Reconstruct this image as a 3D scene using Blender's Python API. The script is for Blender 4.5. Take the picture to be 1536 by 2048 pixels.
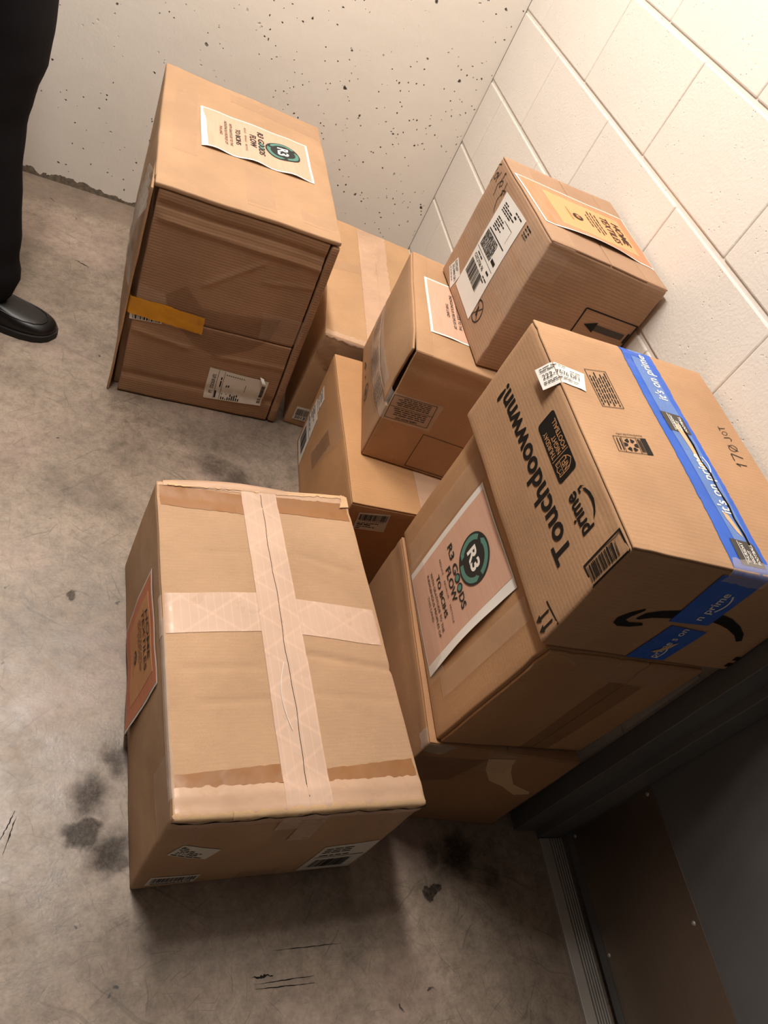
import bpy, bmesh, math, random
from mathutils import Vector, Matrix, noise
from mathutils.geometry import tessellate_polygon
random.seed(7)
scn = bpy.context.scene
for o in list(bpy.data.objects):
    bpy.data.objects.remove(o, do_unlink=True)
COL = scn.collection

# ---------------------------------------------------------------- camera
cam_d = bpy.data.cameras.new('camera')
cam = bpy.data.objects.new('camera', cam_d); COL.objects.link(cam)
right = Vector((0.9037149903, -0.1316840262, 0.4073800848))
down = Vector((0.1724405868, -0.7589747675, -0.6278706446))
fwd = Vector((0.3918717395, 0.6376649744, -0.6631892039))
m = Matrix.Identity(4)
for i in range(3):
    m[i][0], m[i][1], m[i][2] = right[i], -down[i], -fwd[i]
m.translation = Vector((-0.98476, -2.47001, 1.34576))
cam.matrix_world = m
cam_d.sensor_fit = 'VERTICAL'; cam_d.sensor_height = 36.0
cam_d.lens = 36.0 * 1480.92 / 2048.0
cam_d.clip_start = 0.02
scn.camera = cam

# ---------------------------------------------------------------- world, light, exposure
w = bpy.data.worlds.new('world'); scn.world = w; w.use_nodes = True
w.node_tree.nodes['Background'].inputs[0].default_value = (1.0, 0.92, 0.84, 1)
w.node_tree.nodes['Background'].inputs[1].default_value = 0.065
# ceiling strip lamp running along the room: six bulbs in a row behind its diffuser
for i in range(6):
    ld = bpy.data.lights.new('strip_lamp', 'POINT'); ld.energy = 40; ld.color = (1.0, 0.955, 0.90); ld.shadow_soft_size = 0.075
    lo_ = bpy.data.objects.new('strip_lamp', ld); COL.objects.link(lo_)
    lo_.location = (-1.12, -0.42 - 0.21 * i, 2.52)
scn.view_settings.view_transform = 'Standard'
scn.view_settings.look = 'None'
scn.view_settings.gamma = 1.0
scn.view_settings.use_curve_mapping = False
scn.view_settings.exposure = -0.38

# ---------------------------------------------------------------- materials
def lin(c):
    return tuple(((x / 255) / 12.92 if x / 255 <= 0.04045 else ((x / 255 + 0.055) / 1.055) ** 2.4) for x in c)
class NT:
    def __init__(s, name, rough=0.7, base=(0.5, 0.5, 0.5), metal=0.0, spec=0.5):
        s.m = bpy.data.materials.new(name); s.m.use_nodes = True
        s.t = s.m.node_tree; s.b = s.t.nodes['Principled BSDF']
        s.b.inputs['Base Color'].default_value = (*base, 1)
        s.b.inputs['Roughness'].default_value = rough
        s.b.inputs['Metallic'].default_value = metal
        s.b.inputs['Specular IOR Level'].default_value = spec
    def n(s, t): return s.t.nodes.new(t)
    def l(s, a, b): s.t.links.new(a, b)
    def coord(s, kind='Object'): return s.n('ShaderNodeTexCoord').outputs[kind]
    def mapping(s, src, scale=(1, 1, 1), loc=(0, 0, 0), rot=(0, 0, 0)):
        x = s.n('ShaderNodeMapping'); x.inputs['Scale'].default_value = scale
        x.inputs['Location'].default_value = loc; x.inputs['Rotation'].default_value = rot
        s.l(src, x.inputs['Vector']); return x.outputs[0]
    def noise(s, src, scale, detail=3, rough=0.55):
        x = s.n('ShaderNodeTexNoise'); x.inputs['Scale'].default_value = scale
        x.inputs['Detail'].default_value = detail; x.inputs['Roughness'].default_value = rough
        s.l(src, x.inputs['Vector']); return x.outputs['Fac']
    def ramp(s, src, stops):
        x = s.n('ShaderNodeValToRGB'); e = x.color_ramp.elements
        while len(e) < len(stops): e.new(0.5)
        for q, (p, c) in zip(e, stops):
            q.position = p; q.color = (*c, 1) if len(c) == 3 else c
        s.l(src, x.inputs[0]); return x.outputs[0]
    def mix(s, f, a, b, mode='MIX'):
        x = s.n('ShaderNodeMix'); x.data_type = 'RGBA'; x.blend_type = mode
        for i, v in ((0, f), (6, a), (7, b)):
            if isinstance(v, (int, float)): x.inputs[i].default_value = v
            elif isinstance(v, tuple): x.inputs[i].default_value = (*v, 1) if len(v) == 3 else v
            else: s.l(v, x.inputs[i])
        return x.outputs[2]
    def math(s, op, a, b=0.0, c=0.0, clamp=False):
        x = s.n('ShaderNodeMath'); x.operation = op; x.use_clamp = clamp
        for i, v in enumerate((a, b, c)):
            if isinstance(v, (int, float)): x.inputs[i].default_value = v
            else: s.l(v, x.inputs[i])
        return x.outputs[0]
    def bump(s, h, strength=0.3, dist=0.01, prev=None):
        x = s.n('ShaderNodeBump'); x.inputs['Strength'].default_value = strength
        x.inputs['Distance'].default_value = dist; s.l(h, x.inputs['Height'])
        if prev is not None: s.l(prev, x.inputs['Normal'])
        return x.outputs[0]
    def base(s, c): s.l(c, s.b.inputs['Base Color'])
    def normal(s, n): s.l(n, s.b.inputs['Normal'])
    def rough(s, r): s.l(r, s.b.inputs['Roughness'])

def plain(name, rgb, rough=0.6, metal=0.0, spec=0.5):
    return NT(name, rough, lin(rgb), metal, spec).m

def cardboard(name, rgb, corr=0.35, rot=0.0, pitch=0.007):
    k = NT(name, 0.78, lin(rgb), spec=0.25); c = k.coord('Object'); uv = k.coord('UV')
    base = lin(rgb)
    big = k.noise(c, 5.0, 4); fine = k.noise(c, 240.0, 2); spk = k.noise(c, 900.0, 1)
    fib = k.noise(k.mapping(uv, (35, 420, 1)), 1.0, 3)
    f1 = k.ramp(big, [(0.3, tuple(x * 0.86 for x in base)), (0.7, tuple(min(1, x * 1.10) for x in base))])
    f2 = k.ramp(fib, [(0.3, (0.95,) * 3), (0.7, (1.03,) * 3)])
    f3 = k.ramp(spk, [(0.25, (0.88,) * 3), (0.5, (1.0,) * 3), (0.8, (1.06,) * 3)])
    col = k.mix(1.0, k.mix(1.0, f1, f2, 'MULTIPLY'), f3, 'MULTIPLY')
    wv = k.n('ShaderNodeTexWave'); wv.wave_type = 'BANDS'; wv.bands_direction = 'Y'; wv.wave_profile = 'SIN'
    wv.inputs['Scale'].default_value = 1.0; wv.inputs['Distortion'].default_value = 0.6
    wv.inputs['Detail'].default_value = 1.0; wv.inputs['Detail Scale'].default_value = 0.4
    k.l(k.mapping(uv, (1, 2 * math.pi / pitch / 20, 1), rot=(0, 0, rot)), wv.inputs['Vector'])
    wcol = k.ramp(wv.outputs['Fac'], [(0.0, (1 - 0.10 * corr,) * 3), (1.0, (1 + 0.04 * corr,) * 3)])
    col = k.mix(1.0, col, wcol, 'MULTIPLY')
    k.base(col)
    nb = k.bump(wv.outputs['Fac'], 0.28 * corr, 0.001)
    nb = k.bump(fine, 0.12, 0.0008, nb)
    nb = k.bump(k.noise(c, 30.0, 3), 0.10, 0.004, nb)
    k.normal(nb)
    return k.m

def tape_mat(name, rgb, alpha=1.0, rough=0.22, fib=False, wrinkle=0.35):
    k = NT(name, rough, lin(rgb), spec=0.5); c = k.coord('Object'); uv = k.coord('UV')
    k.b.inputs['Alpha'].default_value = alpha
    wr = k.noise(c, 26.0, 2, 0.5)
    big = k.noise(c, 9.0, 3)
    base = lin(rgb)
    col = k.ramp(big, [(0.3, tuple(x * 0.88 for x in base)), (0.7, tuple(min(1, x * 1.08) for x in base))])
    if fib:
        acc = None
        for ang, sc, th in ((0.0, 70.0, 0.955), (0.95, 17.0, 0.990), (-0.95, 17.0, 0.990)):
            wv = k.n('ShaderNodeTexWave'); wv.wave_type = 'BANDS'; wv.bands_direction = 'X'
            wv.inputs['Scale'].default_value = 1.0; wv.inputs['Distortion'].default_value = 0.25
            k.l(k.mapping(uv, (sc / 3.2, sc / 3.2, 1), rot=(0, 0, ang)), wv.inputs['Vector'])
            q = k.ramp(wv.outputs['Fac'], [(th - 0.03, (0, 0, 0)), (1.0, (1, 1, 1))])
            acc = q if acc is None else k.mix(1.0, acc, q, 'ADD')
        col = k.mix(k.math('MULTIPLY', acc, 0.24, clamp=True), col, tuple(min(1, x * 1.30) for x in base))
    k.base(col)
    k.rough(k.ramp(wr, [(0.3, (rough * 0.6,) * 3), (0.75, (min(1, rough * 1.9),) * 3)]))
    k.normal(k.bump(wr, wrinkle, 0.004))
    return k.m

M = {}
M['kraft1'] = cardboard('kraft_tan', (183, 147, 114), 0.15)
M['kraft1f'] = cardboard('kraft_tan_ribbed', (167, 130, 100), 0.8)
M['kraft9'] = cardboard('kraft_light', (193, 157, 124), 0.12)
M['kraft2'] = cardboard('kraft_honey', (193, 154, 116), 0.2)
M['kraft3'] = cardboard('kraft_orange', (195, 148, 104), 0.25)
M['kraft4'] = cardboard('kraft_brown', (183, 144, 109), 0.15)
M['kraft5'] = cardboard('kraft_grey_brown', (175, 140, 112), 0.5)
M['kraft6'] = cardboard('kraft_recycled', (187, 147, 112), 0.35)
M['kraft7'] = cardboard('kraft_mid', (179, 137, 99), 0.2)
M['kraft8'] = cardboard('kraft_deep', (171, 128, 92), 0.2)
M['liner'] = cardboard('peeled_liner', (170, 118, 74), 0.2)
M['torn'] = cardboard('torn_edge', (222, 184, 142), 0.1)
M['scuff'] = tape_mat('scuffed_brown_tape', (158, 110, 68), 1.0, 0.45, False, 0.6)
M['fibtape'] = tape_mat('fibre_tape', (224, 190, 166), 0.86, 0.34, True, 0.30)
M['tantape'] = tape_mat('tan_tape', (218, 180, 150), 0.85, 0.30, False, 0.5)
M['clear'] = tape_mat('clear_tape', (222, 196, 172), 0.16, 0.14, False, 0.9)
M['clearm'] = tape_mat('clear_tape_matte', (216, 178, 144), 0.34, 0.35, False, 0.3)
M['clearw'] = tape_mat('clear_film_shiny', (226, 214, 202), 0.30, 0.10, False, 1.0)
M['browntape'] = tape_mat('brown_clear_tape', (120, 80, 52), 0.26, 0.22, False, 0.5)
M['yellow'] = tape_mat('yellow_tape', (230, 156, 10), 0.88, 0.16, False, 1.0)
M['blue'] = tape_mat('blue_tape', (38, 96, 200), 1.0, 0.30, False, 0.35)
M['bluelight'] = tape_mat('blue_tape_rubbed', (112, 150, 216), 0.75, 0.25, False, 0.9)
M['paper'] = plain('white_paper', (228, 222, 214), 0.75, spec=0.2)
M['greypaper'] = plain('label_paper', (226, 218, 206), 0.6, spec=0.3)
M['ink'] = plain('black_ink', (26, 22, 20), 0.6, spec=0.25)
M['inkgrey'] = plain('grey_ink', (78, 72, 68), 0.6, spec=0.25)
M['inkbrown'] = plain('brown_ink', (58, 36, 26), 0.6, spec=0.25)
M['logodark'] = plain('logo_charcoal', (44, 46, 44), 0.6, spec=0.25)
M['logogreen'] = plain('logo_green', (92, 138, 124), 0.6, spec=0.25)
M['white'] = plain('white_print', (244, 238, 230), 0.6, spec=0.25)
M['kraftprint'] = plain('kraft_reverse_print', (190, 140, 96), 0.7, spec=0.2)
M['gap'] = plain('gap_shade', (30, 20, 14), 0.95, spec=0.05)  # near-black colour painting the shade inside gaps and cracks
def peach(name, a, b):
    k = NT(name, 0.72, a, spec=0.25); uv = k.coord('UV')
    f = k.noise(k.mapping(uv, (14, 140, 1)), 1.0, 4)
    k.base(k.ramp(f, [(0.3, lin(a)), (0.7, lin(b))])); return k.m
M['peach'] = peach('peach_print', (208, 163, 138), (214, 173, 150))
M['orange'] = peach('orange_print', (212, 128, 92), (218, 146, 114))
M['amber'] = peach('amber_print', (218, 156, 106), (222, 164, 118))

# ---------------------------------------------------------------- mesh helpers
def mesh_obj(name, verts, faces, mat, parent=None, uvs=None, smooth=False, origin=None):
    me = bpy.data.meshes.new(name)
    o3 = Vector(origin) if origin is not None else Vector((0, 0, 0))
    me.from_pydata([tuple(Vector(v) - o3) for v in verts], [], faces)
    if uvs is not None:
        ul = me.uv_layers.new(name='UVMap')
        for p in me.polygons:
            for li in p.loop_indices:
                ul.data[li].uv = uvs[me.loops[li].vertex_index]
    me.materials.append(mat)
    if smooth:
        for p in me.polygons: p.use_smooth = True
    me.update()
    o = bpy.data.objects.new(name, me); COL.objects.link(o)
    if parent is not None: o.parent = parent
    elif origin is not None: o.location = o3
    return o
def tag(o, label=None, cat=None, group=None, kind=None):
    if label: o['label'] = label
    if cat: o['category'] = cat
    if group: o['group'] = group
    if kind: o['kind'] = kind
    return o
def box_vf(lo, hi, bev=0.0):
    bm = bmesh.new(); bmesh.ops.create_cube(bm, size=1.0)
    for v in bm.verts:
        v.co = Vector([(lo[i] + hi[i]) / 2 + v.co[i] * (hi[i] - lo[i]) for i in range(3)])
    if bev > 0:
        bmesh.ops.bevel(bm, geom=bm.edges[:], offset=bev, segments=2, affect='EDGES', profile=0.5)
    bm.verts.ensure_lookup_table(); bm.verts.index_update()
    v = [x.co.copy() for x in bm.verts]; f = [[q.index for q in x.verts] for x in bm.faces]; bm.free()
    return v, f

_tc = {}
def glyphs(txt, bold=0.0, shear=0.0):
    """text as (verts, faces, xmin, xmax, cap height) from the built-in font"""
    key = (txt, bold, shear)
    if key in _tc: return _tc[key]
    cu = bpy.data.curves.new('tmp', 'FONT'); cu.body = txt; cu.size = 1.0; cu.offset = bold; cu.shear = shear
    cu.resolution_u = 3
    ob = bpy.data.objects.new('tmp', cu); COL.objects.link(ob)
    dg = bpy.context.evaluated_depsgraph_get()
    me = bpy.data.meshes.new_from_object(ob.evaluated_get(dg))
    v = [tuple(x.co) for x in me.vertices]; f = [list(p.vertices) for p in me.polygons]
    bpy.data.objects.remove(ob); bpy.data.curves.remove(cu); bpy.data.meshes.remove(me)
    xs = [p[0] for p in v] or [0, 1]
    _tc[key] = (v, f, min(xs), max(xs)); return _tc[key]
CAP = 0.70
class Ink:
    """collects flat print in label coordinates (metres, origin bottom-left)"""
    def __init__(s): s.v = []; s.f = []
    def add(s, v, f):
        k = len(s.v); s.v += v; s.f += [[i + k for i in q] for q in f]; return s
    def text(s, txt, x, y, cap, width=None, align='C', bold=0.0, shear=0.0):
        v, f, x0, x1 = glyphs(txt, bold, shear); sy = cap / CAP
        sx = width / (x1 - x0) if width else sy
        W = (x1 - x0) * sx; ox = x - (W / 2 if align == 'C' else 0 if align == 'L' else W)
        return s.add([(ox + (a - x0) * sx, y + b * sy) for a, b, _ in v], f)
    def rect(s, x0, y0, x1, y1, n=1):
        n = max(n, int(abs(x1 - x0) / 0.03), 1); mny = max(1, int(abs(y1 - y0) / 0.03))
        v = [(x0 + (x1 - x0) * i / n, y0 + (y1 - y0) * j / mny) for j in range(mny + 1) for i in range(n + 1)]
        f = [[j * (n + 1) + i, j * (n + 1) + i + 1, (j + 1) * (n + 1) + i + 1, (j + 1) * (n + 1) + i] for j in range(mny) for i in range(n)]
        return s.add(v, f)
    def frame(s, x0, y0, x1, y1, t):
        return s.rect(x0, y0, x1, y0 + t).rect(x0, y1 - t, x1, y1).rect(x0, y0 + t, x0 + t, y1 - t).rect(x1 - t, y0 + t, x1, y1 - t)
    def bars(s, x0, y0, x1, y1, n, seed=1, vertical=True):
        r = random.Random(seed); x = x0; L = (x1 - x0) if vertical else (y1 - y0); p = 0.0; u = L / (n * 3.2)
        while p < L:
            bw = u * r.choice((1, 1, 2, 3)); gp = u * r.choice((1, 1, 2))
            e = min(p + bw, L)
            if vertical: s.rect(x0 + p, y0, x0 + e, y1)
            else: s.rect(x0, y0 + p, x1, y0 + e)
            p += bw + gp
        return s
    def ring(s, cx, cy, r0, r1, a0=0, a1=2 * math.pi, n=40, sx=1.0):
        v = []; f = []; m_ = max(1, math.ceil((r1 - r0) / 0.006))
        for i in range(n + 1):
            a = a0 + (a1 - a0) * i / n
            for q in range(m_ + 1):
                r = r0 + (r1 - r0) * q / m_; v.append((cx + r * math.cos(a) * sx, cy + r * math.sin(a)))
        for i in range(n):
            for q in range(m_):
                b = i * (m_ + 1) + q; f.append([b, b + 1, b + m_ + 2, b + m_ + 1])
        return s.add(v, f)
    def poly(s, pts):
        return s.add([tuple(p) for p in pts], [list(range(len(pts)))])
    def line(s, pts, t):
        for (a, b) in zip(pts[:-1], pts[1:]):
            dx, dy = b[0] - a[0], b[1] - a[1]; L = math.hypot(dx, dy) or 1e-9
            nx, ny = -dy / L * t / 2, dx / L * t / 2
            s.add([(a[0] + nx, a[1] + ny), (a[0] - nx, a[1] - ny), (b[0] - nx, b[1] - ny), (b[0] + nx, b[1] + ny)], [[0, 1, 2, 3]])
        return s
    def words(s, x0, y0, x1, h, seed=1, fill=0.8):
        """a line of print too small to read: word-long dashes"""
        r = random.Random(seed); x = x0
        while x < x1:
            wl = r.uniform(1.5, 5) * h
            if x + wl > x1: break
            s.rect(x, y0, x + wl, y0 + h * fill); x += wl + h * 0.7
        return s

# ---------------------------------------------------------------- cartons
class Carton:
    def __init__(s, name, label, C, w, d, h, bulge=(0, 0, 0, 0, 0), seed=0.0, r=0.004, amp=0.0014, creases=()):
        s.C = {k: Vector(v) for k, v in C.items()}; s.w, s.d, s.h = w, d, h; s.dim = (w, d, h)
        s.bl, s.br, s.bf, s.bb, s.bt = bulge; s.seed = seed; s.r = r; s.amp = amp; s.cr = creases
        s.lo = Vector((0, 0, 0)); s.hi = Vector((w, d, h))
        zs = s.C[(0, 0, 0)].z
        c0 = sum((s.C[(a, b, 0)] for a in (0, 1) for b in (0, 1)), Vector()) / 4
        s.e = bpy.data.objects.new(name, None); COL.objects.link(s.e)
        s.e.empty_display_size = 0.05; s.e.location = (c0.x, c0.y, zs); s.org = Vector((c0.x, c0.y, zs))
        tag(s.e, label, 'cardboard box', 'cardboard boxes piled in the stairwell corner')
    def M(s, p):
        x, y, z = p; a, b, c = x / s.w, y / s.d, z / s.h
        A, B, Cc = min(max(a, 0), 1), min(max(b, 0), 1), min(max(c, 0), 1)
        fx = 16 * B * (1 - B) * Cc * (1 - Cc); fy = 16 * A * (1 - A) * Cc * (1 - Cc); fz = 16 * A * (1 - A) * B * (1 - B)
        x += fx * (-s.bl * (1 - A) + s.br * A); y += fy * (-s.bf * (1 - B) + s.bb * B); z += fz * s.bt * Cc
        if s.amp:
            nv = noise.noise_vector(Vector((p[0] * 7 + s.seed, p[1] * 7 - s.seed, p[2] * 7 + 3 * s.seed)))
            n2 = noise.noise_vector(Vector((p[0] * 22 - s.seed, p[1] * 22, p[2] * 22 + s.seed)))
            k = min(1.0, Cc * 8)
            x += s.amp * (nv.x + 0.35 * n2.x); y += s.amp * (nv.y + 0.35 * n2.y); z += s.amp * k * (nv.z + 0.35 * n2.z)
        for (f, p0, p1, dep, sg) in s.cr:
            q, off = {'top': ((p[0], p[1]), p[2] - s.h), 'front': ((p[0], p[2]), -p[1]), 'left': ((s.d - p[1], p[2]), -p[0])}[f]
            if abs(off) > 0.03: continue
            vx, vy = p1[0] - p0[0], p1[1] - p0[1]; L2 = vx * vx + vy * vy
            t = ((q[0] - p0[0]) * vx + (q[1] - p0[1]) * vy) / L2; t = min(max(t, 0), 1)
            dd = math.hypot(q[0] - p0[0] - t * vx, q[1] - p0[1] - t * vy)
            g = dep * math.exp(-(dd / sg) ** 2)
            if f == 'top': z += g
            elif f == 'front': y -= g
            else: x -= g
        a, b, c = x / s.w, y / s.d, z / s.h; o = Vector()
        for (i, j, k), X in s.C.items():
            o += X * ((a if i else 1 - a) * (b if j else 1 - b) * (c if k else 1 - c))
        return o
    def fp(s, f, u, v):
        if f == 'topfront': f, v = ('top', v) if v >= 0 else ('front', s.h + v)
        if f == 'leftfront': f, u = ('left', u) if u <= s.d else ('front', u - s.d)
        if f == 'topleft': return Vector((u, v, s.h)) if u >= 0 else Vector((0, v, s.h + u))
        if f == 'topright': return Vector((u, v, s.h)) if u <= s.w else Vector((s.w, v, s.h - (u - s.w)))
        if f == 'topback': return Vector((u, v, s.h)) if v <= s.d else Vector((u, s.d, s.h - (v - s.d)))
        if f == 'top': return Vector((u, v, s.h))
        if f == 'front': return Vector((u, 0, v))
        if f == 'left': return Vector((0, s.d - u, v))
        if f == 'right': return Vector((s.w, u, v))
    def S(s, f, u, v, hgt=0.0):
        p = s.fp(f, u, v); return s.rnd(p, s.lo, s.hi, s.r, hgt)
    def rnd(s, p, lo, hi, r, hgt=0.0, warp=None):
        q = Vector([min(max(p[i], lo[i] + r), hi[i] - r) for i in range(3)]); n = p - q
        if n.length > 1e-9: p = q + n.normalized() * (r + hgt)
        return s.M(warp(p) if warp else p)
    def rbox(s, name, lo, hi, mat, r=None, step=0.014, parent=None, warp=None):
        r = s.r if r is None else r; lo, hi = Vector(lo), Vector(hi); V = []; F = []; UV = []
        def ticks(a, b):
            n = max(2, int((b - a - 2 * r) / step)); c = [a, a + r * 0.45]
            c += [a + r + (b - a - 2 * r) * i / n for i in range(n + 1)] + [b - r * 0.45, b]; return c
        T = [ticks(lo[i], hi[i]) for i in range(3)]
        for ax in range(3):
            i, j = [k for k in range(3) if k != ax]
            for side in (0, 1):
                base = len(V); U, W = T[i], T[j]
                for wv in W:
                    for uv in U:
                        p = Vector((0, 0, 0)); p[ax] = hi[ax] if side else lo[ax]; p[i] = uv; p[j] = wv
                        V.append(s.rnd(p, lo, hi, r, 0.0, warp)); UV.append((uv, wv))
                nu = len(U)
                for b in range(len(W) - 1):
                    for a in range(nu - 1):
                        q = [base + b * nu + a, base + b * nu + a + 1, base + (b + 1) * nu + a + 1, base + (b + 1) * nu + a]
                        flip = (side == 0) ^ (ax == 1)
                        F.append(q[::-1] if flip else q)
        return mesh_obj(name, V, F, mat, parent or s.e, UV, True, s.org)
    def quad_map(s, f, Q):
        TL, TR, BR, BL = Q
        def g(u, v):
            a = (BL[0] + (BR[0] - BL[0]) * u, BL[1] + (BR[1] - BL[1]) * u)
            b = (TL[0] + (TR[0] - TL[0]) * u, TL[1] + (TR[1] - TL[1]) * u)
            return a[0] + (b[0] - a[0]) * v, a[1] + (b[1] - a[1]) * v
        return g
    def patch(s, name, f, Q, mat, h=0.0006, step=0.012, lift=None, parent=None, uvr=(0, 1, 0, 1), rag=0.0, label=None, thick=0.0003):
        g = s.quad_map(f, Q)
        lw = math.dist(Q[3], Q[2]); lh = math.dist(Q[3], Q[0])
        nx, ny = max(1, int(lw / step)), max(1, int(lh / step)); V = []; F = []; UV = []
        def grid(hh):
            for j in range(ny + 1):
                for i in range(nx + 1):
                    u = uvr[0] + (uvr[1] - uvr[0]) * i / nx; v = uvr[2] + (uvr[3] - uvr[2]) * j / ny
                    st = g(u, v)
                    if rag:
                        if i in (0, nx): st = (st[0] + rag * noise.noise(Vector((st[1] * 90, s.seed, i))), st[1])
                        if j in (0, ny): st = (st[0], st[1] + rag * noise.noise(Vector((st[0] * 90, s.seed, j + 5))))
                    V.append(s.S(f, st[0], st[1], hh + (lift(u, v) if lift else 0))); UV.append((u * lw, v * lh))
        grid(h); N = (nx + 1) * (ny + 1)
        ix = lambda i, j: j * (nx + 1) + i
        for j in range(ny):
            for i in range(nx): F.append([ix(i, j), ix(i + 1, j), ix(i + 1, j + 1), ix(i, j + 1)])
        grid(h - thick); low = V[N:]; del V[N:], UV[N:]
        rim = [ix(i, 0) for i in range(nx)] + [ix(nx, j) for j in range(ny)] + [ix(i, ny) for i in range(nx, 0, -1)] + [ix(0, j) for j in range(ny, 0, -1)]
        for a, b in zip(rim, rim[1:] + rim[:1]):
            k = len(V); V += [V[b].copy(), V[a].copy(), low[a], low[b]]; UV += [UV[b], UV[a], UV[a], UV[b]]; F.append([k, k + 1, k + 2, k + 3])
        o = mesh_obj(name, V, F, mat, parent or s.e, UV, True, s.org)
        if label: o['label'] = label
        return o
    def ink(s, name, f, Q, ink, mat, parent, W=None, H=None, h=0.0012, lift=None):
        g = s.quad_map(f, Q); W = W or math.dist(Q[3], Q[2]); H = H or math.dist(Q[3], Q[0])
        V = []
        for x, y in ink.v:
            st = g(x / W, y / H); V.append(s.S(f, st[0], st[1], h + (lift(x / W, y / H) + 0.0006 if lift else 0)))
        return mesh_obj(name, V, ink.f, mat, parent or s.e, None, False, s.org)
    def shape(s, name, f, pts, mat, h=0.0008, parent=None, label=None):
        """polygon traced on a face, triangulated and refined so that it follows the surface"""
        bm = bmesh.new(); vs = [bm.verts.new((p[0], p[1], 0)) for p in pts]
        for t in tessellate_polygon([[Vector((p[0], p[1], 0)) for p in pts]]): bm.faces.new([vs[i] for i in t])
        for _ in range(3):
            ed = [e for e in bm.edges if e.calc_length() > 0.025]
            if not ed: break
            bmesh.ops.subdivide_edges(bm, edges=ed, cuts=1)
            bmesh.ops.triangulate(bm, faces=bm.faces[:])
        bm.verts.index_update()
        st = [(v.co.x, v.co.y) for v in bm.verts]; F = [[v.index for v in q.verts] for q in bm.faces]; bm.free()
        o = mesh_obj(name, [s.S(f, a, b, h) for a, b in st], F, mat, parent or s.e, st, True, s.org)
        if label: o['label'] = label
        return o
    # -- whole-box recipes
    def closed_top(s, mat, seam, gap=0.002, flapmat=None, step=0.014):
        t = 0.0035
        s.rbox('body', (0, 0, 0), (s.w, s.d, s.h - t), mat, step=step)
        for a, b in ((0.0005, seam - gap / 2), (seam + gap / 2, s.w - 0.0005)):
            s.rbox('flap', (a, 0.001, s.h - t - 0.0004), (b, s.d - 0.001, s.h), flapmat or mat, 0.0018, step)

def R2(pts): return [(round(a, 4), round(b, 4)) for a, b in pts]

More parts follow.
